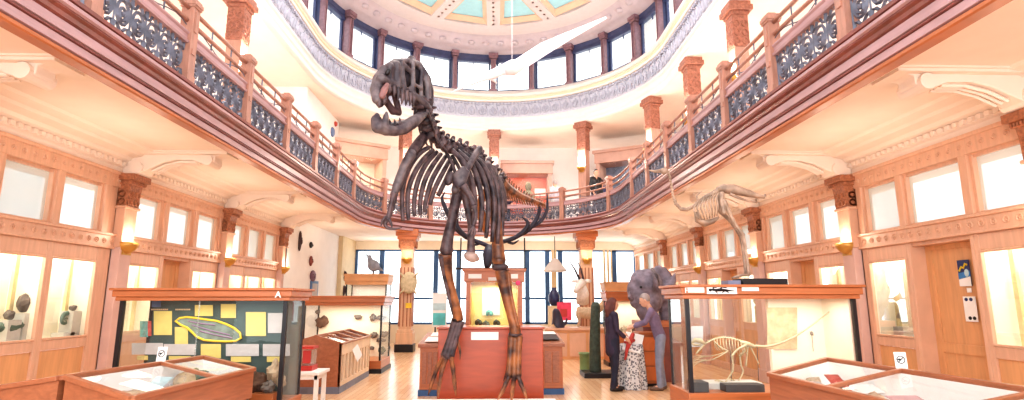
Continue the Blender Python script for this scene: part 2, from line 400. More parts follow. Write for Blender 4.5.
# ---------------- lower side walls
def wallbox(mb, sd, d0, d1, y0, y1, z0, z1): mb.box(sd*(WX-d0), sd*(WX-d1), y0, y1, z0, z1)
BAYS = {-1: [(5.5, 8.85), (8.85, 12.2), (12.2, 15.45)], 1: [(5.35, 8.6), (8.6, 11.75), (11.75, 15.05), (15.05, 18.3), (18.3, 22.5)]}
def bounds(a, b):
    return ([a+.15, 6.6, 7.54, 8.47] if a > 5.4 else [a+.15, 6.4, 7.5, 8.36]) if a < 6 else [a+.17+(b-a-.34)*k/3 for k in range(4)]
winno = wn
for sd in (-1, 1):
    mb = MB(); orn = MB(); yend = BAYS[sd][-1][1]
    wallbox(mb, sd, -.2, .03, -1, 5.35, 0, 3.6)           # plain run nearer than the view
    wallbox(mb, sd, -.25, .05, 5.35, yend, 3.36, 3.58); wallbox(mb, sd, 0, .08, 5.35, yend, 3.55, 3.6)
    wallbox(mb, sd, -.25, .05, 5.35, yend, 2.42, 2.62); wallbox(mb, sd, 0, .08, 5.35, yend, 2.6, 2.64); wallbox(mb, sd, 0, .07, 5.35, yend, 2.41, 2.44)
    wallbox(mb, sd, -1.1, -.2, 5.35, yend, 3.5, 4.0)
    y = 5.6
    while y < yend:
        for z, r in ((2.52, .035), (3.46, .03)):
            M = Matrix.Rotation(PI/2, 3, 'Y'); x = sd*(WX-.055)
            orn.tube([Vector((x, y+r*math.cos(k*PI/4), z+r*math.sin(k*PI/4))) for k in range(8)], .009, 4, closed=True); orn.blob((x, y, z), (.012, .014, .014), nu=6, nv=4)
        y += .16
    for (a, b) in BAYS[sd]:
        bd = bounds(a, b)
        wallbox(mb, sd, -.1, .02, a-.17, bd[0], 0, 3.4); wallbox(mb, sd, -.1, .02, bd[3], b, 0, 3.4)
        for i, y in enumerate(bd):
            wallbox(mb, sd, -.12, .042, y-.06, y+.06, 2.605, 3.39)
        for i in range(3):
            y0, y1 = bd[i]+.06, bd[i+1]-.06; w = y1-y0
            # transom window
            winno += 1; mf = MB()
            e = .06 if a > 6 else .03
            wallbox(mf, sd, -.1, -.02, y0, y0+e, 2.62, 3.38); wallbox(mf, sd, -.1, -.02, y1-e, y1, 2.62, 3.38)
            wallbox(mf, sd, -.1, -.02, y0, y1, 2.62, 2.67); wallbox(mf, sd, -.1, -.02, y0, y1, 3.32, 3.38)
            wallbox(mf, sd, -.1, .0, y1-.1 if a > 6 else y1-.04, y1, 2.62, 3.38) 
            f = struct('window_%d' % winno, mf, W_WALL)
            x = sd*(WX+.06)
            MB().quad((x, y0, 2.65), (x, y1, 2.65), (x, y1, 3.32), (x, y0, 3.32)).build('pane', WINGLASS2, f)
    wallbox(mb, sd, 0, .06, 5.35, yend, 0, .16)
    struct('wall_left' if sd < 0 else 'wall_right', mb, W_WALL, bev=.008)
    struct('trim_%d' % (17 if sd < 0 else 18), orn, W_WALL)
    # plaster band + cornice
    cp = [(sd*WX, -1, sd, 0), (sd*WX, yend, sd, 0)]
    struct('trim_%d' % (19 if sd < 0 else 20), MB().sweep([(0, 3.58), (-.02, 3.6), (-.02, 3.68), (-.06, 3.7), (-.06, 3.77), (-.13, 3.8), (-.16, 3.84), (-.3, 3.87), (-.34, 3.9), (-.5, 3.92), (-.54, 3.952)], cp), PLASTER)
    mb = MB(); y = 4.5
    while y < yend: wallbox(mb, sd, .05, .1, y, y+.06, 3.705, 3.765); y += .115
    struct('trim_%d' % (21 if sd < 0 else 22), mb, PLASTER)
# far left white wall, tan return
mb = MB(); mb.box(-6.6, -5.6, 15.45, 20.6, 0, 3.95); struct('wall_left', mb, WHITE)
struct('wall_left', MB().box(-6.6, -5.45, 20.6, 22.6, 0, 3.95), TAN)
# back wall with tall windows
mb = MB(); mb.box(-6.9, -5.45, 22.5, 22.7, 0, 3.95); mb.box(6.4, 6.9, 22.5, 22.7, 0, 3.95); mb.box(-6, 6.5, 22.5, 22.7, 3.62, 3.96); mb.box(-6, 6.5, 22.45, 22.7, 0, .7)
struct('wall_back', mb, CREAM)
mull = [-5.45, -4.4, -2.25, -1.35, 1.4, 2.2, 2.72, 4.9, 5.8, 6.4]
for a, b in zip(mull, mull[1:]):
    winno += 1; mf = MB(); e = .09
    mf.box(a, a+e, 22.5, 22.66, .7, 3.62); mf.box(b-e, b, 22.5, 22.66, .7, 3.62); mf.box(a, b, 22.5, 22.66, .7, .78); mf.box(a, b, 22.5, 22.66, 3.56, 3.62); mf.box(a, b, 22.52, 22.64, 1.66, 1.74)
    f = struct('window_%d' % winno, mf, BLUEFRAME)
    MB().quad((a, 22.6, .75), (b, 22.6, .75), (b, 22.6, 3.6), (a, 22.6, 3.6)).build('pane', WINGLASS, f)
struct('trim_23', MB().box(2.36, 2.56, 22.42, 22.5, .7, 3.62).box(4.45, 4.53, 22.42, 22.5, .7, 3.62).box(4.6, 4.68, 22.42, 22.5, .7, 3.62).box(4.75, 4.8, 22.42, 22.5, .7, 3.62), TAN)
# ---------------- recessed doors and wall cabinets
def cab(sd, y0, y1, label, glow=7):
    t = thing('wall_cabinet', label, 'cabinet', (sd*WX, (y0+y1)/2, 0), group='lit wall cabinets'); t['_abs'] = t.location[:]
    P = lambda mb, n, m, **k: mb.build(n, m, t, world=True, **k)
    mb = MB(); e = .06
    wallbox(mb, sd, -.02, .03, y0, y0+e, .1, 2.41); wallbox(mb, sd, -.02, .03, y1-e, y1, .1, 2.41)
    wallbox(mb, sd, -.02, .025, y0+e, y1-e, 1.0, 1.13); wallbox(mb, sd, -.02, .025, y0+e, y1-e, 2.22, 2.41); wallbox(mb, sd, .0, .04, y0+e, y1-e, 2.19, 2.215); wallbox(mb, sd, .0, .04, y0+e, y1-e, 1.135, 1.16)
    P(mb, 'frame', W_WALL, bev=.006)
    mb = MB(); wallbox(mb, sd, -.02, 0, y0+e, y1-e, .12, .995); P(mb, 'lower_panel', W_PANEL)
    mb = MB(); x = sd*(WX+.0); mb.quad((x, y0+e, 1.13), (x, y1-e, 1.13), (x, y1-e, 2.22), (x, y0+e, 2.22)); P(mb, 'glass_pane', GLASS)
    mb = MB(); X0, X1 = sd*(WX+.021), sd*(WX+.42)
    mb.box(X1, X1+sd*.03, y0+.01, y1-.01, 1.05, 2.4); mb.box(X0, X1, y0, y0+.03, 1.05, 2.4); mb.box(X0, X1, y1-.03, y1, 1.05, 2.4); mb.box(X0, X1, y0, y1, 1.05, 1.1); mb.box(X0, X1, y0, y1, 2.38, 2.42)
    P(mb, 'interior', mat('cabinet_cream', (255, 246, 228), .8, vary=.01))
    mb = MB(); mb.box(sd*(WX+.25), sd*(WX+.29), y1-.17, y1-.11, 1.1, 2.38); P(mb, 'inner_post', mat('pale_yellow_wood', (246, 224, 170), .6))
    lamp_area((sd*(WX+.25), (y0+y1)/2, 2.36), glow*1.1, .25, .7, (1, .97, .88))
    return t
SIDE = {-1: 'behind the fossil map case', 1: 'behind the small dinosaur case'}
def door(sd, y0, y1, n):
    mb = MB(); wallbox(mb, sd, -.5, .03, y0+.002, y0+.06, 0, 2.415); wallbox(mb, sd, -.5, .03, y1-.06, y1-.002, 0, 2.415); wallbox(mb, sd, -.5, .0, y0+.06, y1-.06, 2.36, 2.415)
    f = struct('door_%d' % n, mb, W_WALL, bev=.006)
    mb = MB(); wallbox(mb, sd, -.4, -.2, y0, y1, 0, 2.4); wallbox(mb, sd, -.2, -.18, y0+.06, y0+.16, 0, 2.4); wallbox(mb, sd, -.2, -.18, y1-.16, y1-.06, 0, 2.4); wallbox(mb, sd, -.2, -.181, y0+.16, y1-.16, .98, 1.1); wallbox(mb, sd, -.2, -.181, y0+.16, y1-.16, 2.3, 2.4)
    mb.build('door_leaf', W_PANEL, f)
bl = {s_: [bounds(a, b) for a, b in BAYS[s_]] for s_ in (-1, 1)}
b = bl[-1][0]; cab(-1, b[0], b[1], 'lit wall cabinet cut by the photo edge beside the stone slabs', 5); cab(-1, b[1], b[2], 'lit wall cabinet holding a dark cube-like fossil and pale slab'); cab(-1, b[2], b[3], 'lit wall cabinet holding a round ammonite-like fossil beside the carved pilaster')
b = bl[-1][1]; cab(-1, b[0], b[1], 'lit wall cabinet seen just above the fossil map case hood'); door(-1, b[1], b[2], 1); cab(-1, b[2], b[3], 'lit wall cabinet above the lettered end of the fossil map case')
b = bl[-1][2]
for i, l in enumerate(('first', 'middle', 'last')): cab(-1, b[i], b[i+1], '%s narrow lit wall cabinet next to the white mask wall' % l, 5)
b = bl[1][0]; cab(1, b[0], b[1], 'large lit wall cabinet with yellow post just past the two posters'); door(1, b[1], b[2], 2); cab(1, b[2], b[3], 'lit wall cabinet holding a small pale ammonite between door and pilaster')
b = bl[1][1]; cab(1, b[0], b[1], 'lit wall cabinet above the end of the small dinosaur case'); door(1, b[1], b[2], 3); cab(1, b[2], b[3], 'lit wall cabinet behind the feet of the bird skeleton')
b = bl[1][2]; cab(1, b[0], b[1], 'lit wall cabinet seen through the small dinosaur case'); door(1, b[1], b[2], 4); cab(1, b[2], b[3], 'lit wall cabinet just behind the horned head')
for k in (3, 4):
    b = bl[1][k]
    for i in range(3): cab(1, b[i], b[i+1], 'lit wall cabinet on the wall %s, hidden mostly by furniture' % ('past the horned head', 'in the far corner')[k-3], 4)
# ---------------- pilasters, lamps, brackets (local +x points into the hall)
def make_pilaster(label, loc, rz):
    t = thing('pilaster', label, 'pilaster', loc, rz, 'carved wall pilasters')
    MB().box(-.02, .12, -.14, .14, 0, 2.44).box(-.02, .15, -.18, .18, 0, .25).build('shaft', mat('rosy_wood', (222, 184, 172), .5, kind='wood', scale=3, vary=.05), t, bev=.01)
    MB().box(-.02, .13, -.15, .15, 2.44, 3.08).box(-.02, .16, -.18, .18, 3.04, 3.08).build('lit_shaft', W_WALL, t, bev=.01)
    mb = MB().prism([(-.02, 3.08), (.14, 3.08), (.15, 3.3), (.17, 3.42), (-.02, 3.42)], lambda u, v, d: (u, d, v), -.15, .15)
    for y in (-.09, 0, .09):
        for z in (3.15, 3.27):
            mb.tube([Vector((.15, y+.04*math.cos(k*PI/4), z+.045*math.sin(k*PI/4))) for k in range(8)], .013, 5, closed=True)
            for sy in (-1, 1): mb.tube([Vector((.05+.05*math.cos(k*PI/4), sy*.155, z+.045*math.sin(k*PI/4))) for k in range(8)], .013, 5, closed=True)
    mb.build('capital', W_CARVE, t)
    mb = MB().box(-.02, .2, -.18, .18, 3.42, 3.48).box(-.02, .25, -.22, .22, 3.48, 3.58)
    for k in range(9): mb.box(.2, .22, -.17+.04*k, -.148+.04*k, 3.43, 3.475)
    mb.build('abacus', W_CARVE, t, bev=.008)
    return t
def make_bracket(label, loc, rz):
    t = thing('ceiling_bracket', label, 'bracket', loc, rz, 'white scroll brackets under the gallery')
    pr = [(0, 3.95), (1.5, 3.95), (1.47, 3.9), (1.4, 3.88), (1.4, 3.8), (1.3, 3.74), (1.18, 3.77), (1.05, 3.82), (.8, 3.82), (.6, 3.77), (.42, 3.68), (.25, 3.6), (0, 3.58)]
    MB().prism(pr, lambda u, v, d: (u, d, v), -.12, .12).build('body', PLASTER, t, bev=.01)
    MB().box(0, 1.62, -.2, .2, 3.9, 3.955).box(0, 1.68, -.23, .23, 3.93, 3.955).build('plate', PLASTER, t)
    mb = MB().tube([(1.3, -.17, 3.81), (1.3, .17, 3.81)], .085, 12).tube([(.22, -.16, 3.68), (.22, .16, 3.68)], .1, 12)
    for y in (-.07, 0, .07): mb.tube([(1.1, y, 3.8), (.85, y, 3.8), (.62, y, 3.74), (.42, y, 3.64)], .022, 5)
    mb.build('scroll', PLASTER, t, smooth=False)
    return t
def make_lamp(label, loc, rz):
    t = thing('wall_lamp', label, 'lamp', loc, rz, 'brass half-bowl wall lamps')
    MB().lathe([(.0, -.13), (.05, -.12), (.12, -.06), (.16, .0), (.165, .05), (.15, .05), (.1, -.02), (0, -.05)], (0.0, 0, 0), 14, -PI/2, PI/2, cap=False).build('bowl', BRASS, t, smooth=True)
    MB().box(-.01, .02, -.1, .1, -.14, .05).build('back_plate', BRASS, t)
    MB().blob((.07, 0, .02), (.05, .06, .04)).build('bulb', LAMPGLOW, t, smooth=True)
    return t
PIL = []
nm = {-1: 'fossil map case', 1: 'small dinosaur case'}
ordn = ['partly cut off by the photo edge', 'just beyond the case hood', 'second past the case', 'third past the case']
rows = [(-1, 8.85, 1), (-1, 12.2, 2), (-1, 15.4, 3), (1, 5.35, 0), (1, 8.6, 1), (1, 11.75, 2), (1, 15.05, 3), (1, 18.3, 4)]
p0 = k0 = l0 = None
for sd, y, i in rows:
    od = (ordn+['farthest, at the window corner'])[i]
    loc = (sd*(WX-.03), y, 0); rz = 0 if sd < 0 else PI
    lp = 'carved wooden pilaster on the %s side, %s' % (nm[sd], od)
    lk = 'white scroll bracket on the %s side, %s' % (nm[sd], od)
    ll = 'brass bowl lamp on the %s side, %s' % (nm[sd], od)
    lz = (sd*(WX-.15), y, 2.47)
    if p0 is None: p0 = make_pilaster(lp, loc, rz); k0 = make_bracket(lk, loc, rz); l0 = make_lamp(ll, lz, rz)
    else: dup(p0, loc, rz, lp); dup(k0, loc, rz, lk); dup(l0, lz, rz, ll)
    lamp_point((sd*(WX-.3), y, 2.62), 8, (1, .84, .68))
dup(k0, (-(WX-.03), 5.35, 0), 0, 'white scroll bracket on the fossil map case side, cut off by the photo edge')
# ---------------- balustrade
t = thing('gallery_balustrade', 'curved wooden gallery railing with square posts and blue-grey iron scroll panels', 'railing', (0, 15.7, 4.3)); t['_abs'] = t.location[:]
GR, GC = 3.8, 15.7; H = GR*PI/2
spl = [15.0-1.66*k for k in range(9)]; spr = [14.5-1.53*k for k in range(10)]
angs = [17, 51, 90, 124, 154]
ss = [-(H+GC-y) for y in spl]+[(math.radians(90)-math.radians(a))*GR for a in angs]+[H+GC-y for y in spr]
ss.sort()
def GQ(s, r, z): p, n = along(GR, GC, s, r); return Vector((p.x, p.y, z))
def spath(s0, s1, r, z, n):
    out = []
    for i in range(n+1):
        s = s0+(s1-s0)*i/n; p, nn = along(GR, GC, s, 0); out.append((p.x, p.y, nn.x, nn.y))
    return out
for s in ss:
    p, n = along(GR, GC, s, -.03); M = Matrix(((n.x, -n.y, 0), (n.y, n.x, 0), (0, 0, 1)))
    mb = MB()
    for (w, z0, z1) in ((.15, 4.29, 5.3), (.17, 4.29, 4.4), (.18, 5.28, 5.31), (.2, 5.31, 5.36), (.17, 5.36, 5.39), (.14, 5.2, 5.28)):
        mb.cbox((p.x, p.y, (z0+z1)/2), (w, w, z1-z0), M)
    mb.cbox((p.x, p.y, 5.405), (.1, .1, .03), M)
    mb.cbox((p.x-n.x*.08, p.y-n.y*.08, 4.7), (.015, .07, .07), M); mb.cbox((p.x-n.x*.08, p.y-n.y*.08, 5.1), (.015, .05, .28), M)
    mb.build('newel_post', W_POST, t, world=True)
mats_r = [W_FASC, W_DARKRED]
for s0, s1 in zip(ss, ss[1:]):
    L_ = s1-s0; n = max(2, int(L_/.15)) if abs((s0+s1)/2) < H+.8 else 1
    pth = spath(s0, s1, 0, 0, n)
    mb = MB(); mb.sweep([(-.07, 4.3), (-.07, 4.35), (.02, 4.35), (.02, 4.3)], pth, True)
    mb.sweep([(-.08, 4.79), (-.09, 4.82), (-.06, 4.84), (-.06, 4.9), (-.08, 4.92), (-.08, 4.94), (.02, 4.94), (.02, 4.79)], pth, True)
    mb.build('mid_rail', W_FASC, t, world=True)
    for z in (5.1, 5.27):
        MB().tube([GQ(s0+(s1-s0)*i/n, -.03, z) for i in range(n+1)], .03, 7).build('top_rail', W_POST, t, smooth=True, world=True)
    mb = MB(); nw = 10
    mb.tube([GQ(s0+L_*i/nw, -.03, 5.02+.055*math.sin(i*PI/nw*3)) for i in range(nw+1)], .008, 4)
    for k in (1, 2): mb.tube([GQ(s0+L_*k/3, -.03, 4.93), GQ(s0+L_*k/3, -.03, 5.25)], .012, 4)
    mb.build('rail_wire', IRON, t, world=True)
    mb = MB(); m = max(3, round((L_-.16)/.27)); cw = (L_-.16)/m
    for k in range(m):
        c = s0+.08+cw*(k+.5)
        def q(a, z): return GQ(c+a*cw/.27, -.03, z)
        mb.tube([q(.1*math.cos(j*PI/6), 4.58+.13*math.sin(j*PI/6)) for j in range(12)], .02, 4, closed=True)
        mb.tube([q(.055*math.cos(j*PI/4), 4.56+.07*math.sin(j*PI/4)) for j in range(8)], .02, 4, closed=True)
        mb.blob(q(0, 4.56), .034, nu=6, nv=4)
        for e in (-1, 1):
            mb.tube([q(e*.13, 4.36), q(e*.11, 4.44), q(e*.06, 4.42), q(e*.02, 4.38)], .02, 4)
            mb.tube([q(e*.13, 4.79), q(e*.12, 4.7), q(e*.06, 4.73), q(e*.03, 4.78)], .02, 4)
        mb.tube([q(-.134, 4.35), q(-.134, 4.8)], .012, 4)
    mb.build('scroll_panel', IRON, t, world=True)
# ---------------- upper pillars with lamps
def make_pillar(label, loc, rz):
    t = thing('gallery_pillar', label, 'pillar', loc, rz, 'gallery pillars under the drum')
    MB().box(-.15, .15, -.15, .15, 4.3, 6.9).box(-.2, .2, -.2, .2, 4.3, 4.6).build('shaft', mat('pillar_wood', (196, 150, 132), .45, kind='wood', scale=3, vary=.08, stretch=(4, 4, .6)), t, bev=.01)
    mb = MB().box(-.17, .17, -.17, .17, 6.88, 7.6)
    for f in range(4):
        M = Matrix.Rotation(f*PI/2, 3, 'Z')
        for y in (-.1, .1):
            for z in (7.0, 7.2, 7.4): mb.tube([M @ Vector((.17, y*.85+.06*math.cos(k*PI/4), z+.075*math.sin(k*PI/4))) for k in range(8)], .018, 5, closed=True)
    mb.build('capital', mat('pillar_carving', (172, 114, 94), .5, vary=.2, scale=20, bump=.5), t)
    MB().box(-.2, .2, -.2, .2, 7.6, 7.68).box(-.26, .26, -.26, .26, 7.68, 7.8).box(-.23, .23, -.23, .23, 7.8, 7.895).build('abacus', MATS['pillar_carving'], t, bev=.01)
    return t
u0 = None
for X, Y, lb in [(5.25, 11, 'tall carved wooden gallery pillar above the small dinosaur case, first in its row'), (5.25, 13.8, 'wooden gallery pillar with carved capital, second along toward the curved end'),
               (5.0, 16.7, 'wooden gallery pillar with carved capital where the railing starts to curve'), (3.23, 19.24, 'wooden gallery pillar with lamp beside the dark-clothed visitor'),
               (0.05, 20.3, 'wooden gallery pillar at the middle of the curve behind the dinosaur'), (-3.1, 19.3, 'wooden gallery pillar glimpsed behind the dinosaur jaw'), (-5.25, 11, 'wooden gallery pillar with carved capital above the fossil map case')]:
    a = math.atan2(Y-15.1, X) if Y > 15.1 else (0 if X > 0 else PI)
    if u0 is None: u0 = make_pillar(lb, (X, Y, 0), a)
    else: dup(u0, (X, Y, 0), a, lb)
    d = Vector((-math.cos(a), -math.sin(a), 0))*.17
    dup(l0, (X+d.x, Y+d.y, 6.2), a+PI, 'brass lamp on the '+lb.split(' with carved')[0].split(' above the small')[0].replace('tall carved wooden ', '').replace('wooden ', '')+(' above the %s' % nm[1] if (Y == 11 and X > 0) else (' nearer the ostrich-like skeleton' if Y == 13.8 else (' above the fossil map case' if Y == 11 else (' at the curve start' if Y == 16.7 else '')))))
    lamp_point((X+d.x*1.9, Y+d.y*1.9, 6.4), 75, (1, .92, .82))
# ------------------------------------------------------------------ furniture and exhibits
def wthing(name, label, cat, loc, group=None):
    t = thing(name, label, cat, loc, group=group); t['_abs'] = list(loc); return t
def bar(mb, a, b, w, h, lift=0):
    a, b = Vector(a), Vector(b); d = (b-a); L_ = d.length; d.normalize(); side = d.cross(Vector((0, 0, 1))).normalized(); up = side.cross(d)
    M = Matrix((d, side, up)).transposed()
    mb.cbox((a+b)/2+up*lift, (L_, w, h), M); return mb
def sheet(name, label, cat, pts, m, group=None, th=.004):
    """thin flat card given by four corners"""
    pts = [Vector(p) for p in pts]; n = (pts[1]-pts[0]).cross(pts[3]-pts[0]).normalized()*th
    mb = MB(); mb.add(pts+[p+n for p in pts], [(0, 1, 2, 3), (7, 6, 5, 4), (0, 4, 5, 1), (1, 5, 6, 2), (2, 6, 7, 3), (3, 7, 4, 0)])
    c = sum(pts, Vector())/4; mb.v = [v-c for v in mb.v]
    o = mb.build(name, m); o.location = c; tag(o, label, cat, group); return o
def rock(name, label, c, r, m, group=None, seed=1, cat='rock', jit=.45):
    o = MB().blob((0, 0, 0), r, nu=14, nv=10, jit=jit, seed=seed).build(name, m, smooth=False); o.location = c; return tag(o, label, cat, group)
# ---------------- sloped desk cases
def desk(label, B0, B1, F0, F1, zb, zf, divs=(.5,)):
    B0, B1 = Vector((*B0, zb)), Vector((*B1, zb)); F0, F1 = Vector((*F0, zf)), Vector((*F1, zf))
    c = (B0+B1+F0+F1)/4; t = wthing('desk_case', label, 'display case', (c.x, c.y, 0), 'sloped desk cases')
    P = lambda mb, n, m, **k: mb.build(n, m, t, world=True, **k)
    dn = lambda v, z: Vector((v.x, v.y, z))
    mb = MB()
    for a, b in ((F0, F1), (B0, B1), (F0, B0), (F1, B1)):
        i = (c-(a+b)/2); i.z = 0; i.normalize(); i *= .03; z0 = zf-.26
        for (p, q) in ((a, b),):
            mb.add([dn(p, z0), dn(q, z0), q-Vector((0, 0, .01)), p-Vector((0, 0, .01)), dn(p, z0)+i, dn(q, z0)+i, q+i-Vector((0, 0, .01)), p+i-Vector((0, 0, .01))],
                   [(0, 1, 2, 3), (7, 6, 5, 4), (0, 4, 5, 1), (1, 5, 6, 2), (2, 6, 7, 3), (3, 7, 4, 0)])
    P(mb, 'side_panel', W_DESK)
    mb = MB(); mb.add([dn(v, z) for z in (zf-.17, zf-.13) for v in (B0, B1, F1, F0)], [(0, 1, 2, 3), (4, 5, 6, 7)])
    for a, b in ((F0, F1), (B0, B1), (F0, B0), (F1, B1)):
        i = (c-(a+b)/2); i.z = 0; i.normalize(); i *= .032; mb.add([dn(a, zf-.15)+i, dn(b, zf-.15)+i, b+i-Vector((0, 0, .018)), a+i-Vector((0, 0, .018))], [(0, 1, 2, 3)])
    P(mb, 'lining', PAPER)
    mb = MB()
    for a, b in ((F0, F1), (B0, B1), (F0, B0), (F1, B1)): bar(mb, a, b, .05, .035)
    P(mb, 'rim', W_DESK, bev=.006)
    for d in divs:
        mb = MB(); bar(mb, B0.lerp(B1, d), F0.lerp(F1, d), .045, .03, .004); P(mb, 'divider', W_DESK, bev=.006)
    ds = [0]+list(divs)+[1]
    for a, b in zip(ds, ds[1:]):
        P(MB().quad(B0.lerp(B1, a), B0.lerp(B1, b), F0.lerp(F1, b), F0.lerp(F1, a)), 'glass_pane', GLASSD)
    sh = lambda v: dn(c, 0)+(dn(v, 0)-dn(c, 0))*.93
    mb = MB(); q = [sh(v) for v in (B0, B1, F1, F0)]
    mb.add([dn(v, z) for z in (.02, zf-.28) for v in q], [(0, 1, 2, 3), (4, 5, 6, 7), (0, 1, 5, 4), (1, 2, 6, 5), (2, 3, 7, 6), (3, 0, 4, 7)]); P(mb, 'cabinet_body', W_DESK)
    mb = MB(); q = [dn(c, 0)+(dn(v, 0)-dn(c, 0))*.96 for v in (B0, B1, F1, F0)]
    mb.add([dn(v, z) for z in (0, .1) for v in q], [(0, 1, 2, 3), (4, 5, 6, 7), (0, 1, 5, 4), (1, 2, 6, 5), (2, 3, 7, 6), (3, 0, 4, 7)]); P(mb, 'plinth_board', BLACK)
    def inside(u, v, z=.03):           # u along B0->B1, v back->front
        a = B0.lerp(B1, u); b = F0.lerp(F1, u); p = a.lerp(b, v); return Vector((p.x, p.y, zf-.13+min(z, .07)))
    return t, inside, (B0, B1, F0, F1)
dL, inL, cL = desk('sloped glass-topped desk case in front of the fossil map case', (-3.0, 4.31), (-2.74, 5.74), (-2.33, 4.0), (-2.19, 5.61), 1.1, 1.0, (.62,))
dL2, inL2, cL2 = desk('low sloped desk case backing onto the one before the fossil map case', (-3.06, 4.33), (-2.86, 5.4), (-3.7, 4.4), (-3.62, 5.5), 1.09, .99, ())
dR, inR, cR = desk('sloped glass-topped desk case in front of the small dinosaur case', (3.24, 5.37), (3.44, 3.3), (2.53, 5.08), (2.66, 3.2), 1.1, 1.0, (.42, .93))
def card(ins, u, v, w, h, name, label, cat, m, z=.0, tilt=.12, rot=0, grp=None):
    c = ins(u, v, z); ux = Vector((math.cos(rot), math.sin(rot), 0)); uy = Vector((-math.sin(rot), math.cos(rot), tilt*2))
    return sheet(name, label, cat, [c-ux*w/2-uy*h/2, c+ux*w/2-uy*h/2, c+ux*w/2+uy*h/2, c-ux*w/2+uy*h/2], m, grp)
BLUEC = mat('blue_card', (72, 142, 206), .7, vary=.1, scale=8)
PINKC = mat('pink_card', (206, 168, 170), .8, vary=.08); PALEB = mat('pale_blue_card', (196, 222, 226), .7, vary=.08, scale=12)
card(inL, .07, .45, .42, .12, 'card', 'blue card at the near end of the desk before the fossil map case', 'card', BLUEC, .03, .3, .1)
card(inL, .13, .8, .2, .1, 'card', 'white label card beside the blue card in the desk case', 'card', PAPER, .04)
card(inL, .32, .5, .16, .3, 'card', 'pale blue upright card in the desk case before the fossil map', 'card', PALEB, .06, .35, -.3)
card(inL, .45, .7, .2, .14, 'card', 'pink card beside the pale blue one in the desk case', 'card', PINKC, .04)
card(inL, .48, .25, .2, .16, 'card', 'grey printed card near the back rail of the desk case', 'card', GPAPER, .06)
card(inL, .75, .6, .2, .12, 'card', 'grey printed card in the far bay of the fossil desk', 'card', GPAPER, .05)
card(inL, .93, .4, .14, .1, 'card', 'yellow card at the far end of the fossil desk', 'card', YPAPER, .05)
rock('rock', 'flat white fossil slab near the front glass of the desk case', inL(.2, .55, .07), (.1, .07, .05), ROCKM[0], 'desk specimens', 2)
rock('rock', 'grey-green fossil lump in the far bay of the fossil desk', inL(.8, .3, .08), (.12, .1, .08), ROCKM[3], 'desk specimens', 3)
rock('rock', 'pale squared stone beside the green lump in the fossil desk', inL(.7, .3, .08), (.09, .09, .08), ROCKM[0], 'desk specimens', 4, jit=.2)
rock('rock', 'dark grey stone at the far corner of the fossil desk', inL(.9, .7, .05), (.08, .06, .05), ROCKM[1], 'desk specimens', 5)
rock('rock', 'brown stone lying by the pink card in the desk case', inL(.55, .75, .05), (.07, .06, .05), ROCKM[2], 'desk specimens', 6)
card(inL2, .4, .5, .3, .2, 'card', 'pale blue sheet lying in the low desk at the photo edge', 'card', PALEB, .04)
card(inR, .1, .55, .24, .2, 'card', 'grey sheet with photographs in the far bay of the dinosaur-side desk', 'card', GPAPER, .04)
card(inR, .26, .45, .12, .3, 'card', 'reddish picture card in the far bay of the dinosaur-side desk', 'card', REDP, .06, .3)
card(inR, .3, .2, .2, .16, 'card', 'white label by the back rail of the dinosaur-side desk', 'card', PAPER, .06)
card(inR, .55, .3, .24, .2, 'card', 'pink sheet just past the divider in the dinosaur-side desk', 'card', PINKC, .05)
card(inR, .58, .75, .18, .24, 'card', 'pale blue card in the near bay of the dinosaur-side desk', 'card', PALEB, .05)
card(inR, .72, .25, .24, .18, 'card', 'grey printed card along the back rail of the dinosaur-side desk', 'card', GPAPER, .06)
for i, (u, v, lb) in enumerate([(.05, .4, 'pale stone at the far corner of the dinosaur-side desk'), (.18, .3, 'brown stone behind the grey sheet in the dinosaur-side desk'), (.36, .7, 'grey stone near the divider in the dinosaur-side desk'), (.48, .55, 'white stone catching light past the divider'), (.66, .55, 'beige shell-like stone in the middle of the dinosaur-side desk'), (.8, .6, 'brown stone near the low corner of the dinosaur-side desk')]):
    rock('rock', lb, inR(u, v, .05), (.07, .06, .05), ROCKM[(0, 2, 1, 0, 0, 2)[i]], 'desk specimens', i+10)
def stand_sign(label, c, rz, w=.085, h=.125):
    t = thing('sign_card', label, 'sign', c, rz)
    M = Matrix.Rotation(-.12, 3, 'X')
    mb = MB().cbox((0, 0, h/2), (w, .006, h)); mb.v = [M @ v for v in mb.v]; mb.build('card', PAPER, t)
    mb = MB(); R = w*.33; pts = [Vector((R*math.cos(k*PI/10), -.006, h*.53+R*math.sin(k*PI/10))) for k in range(20)]
    mb.tube(pts, .003, 4, closed=True); mb.tube([(-R*.7, -.006, h*.53-R*.7), (R*.7, -.006, h*.53+R*.7)], .003, 4)
    mb.blob((-.01, -.005, h*.55), (.014, .003, .007), nu=8, nv=5); mb.v = [M @ v for v in mb.v]; mb.build('symbol', BLACK, t)
stand_sign('white card with slashed circle symbol on the desk before the fossil map case', cL[0].lerp(cL[1], .62)+Vector((0, 0, .015)), -.1)
stand_sign('white card with slashed circle symbol on the desk before the small dinosaur case', cR[0].lerp(cR[1], .42)+Vector((0, 0, .015)), -.25)
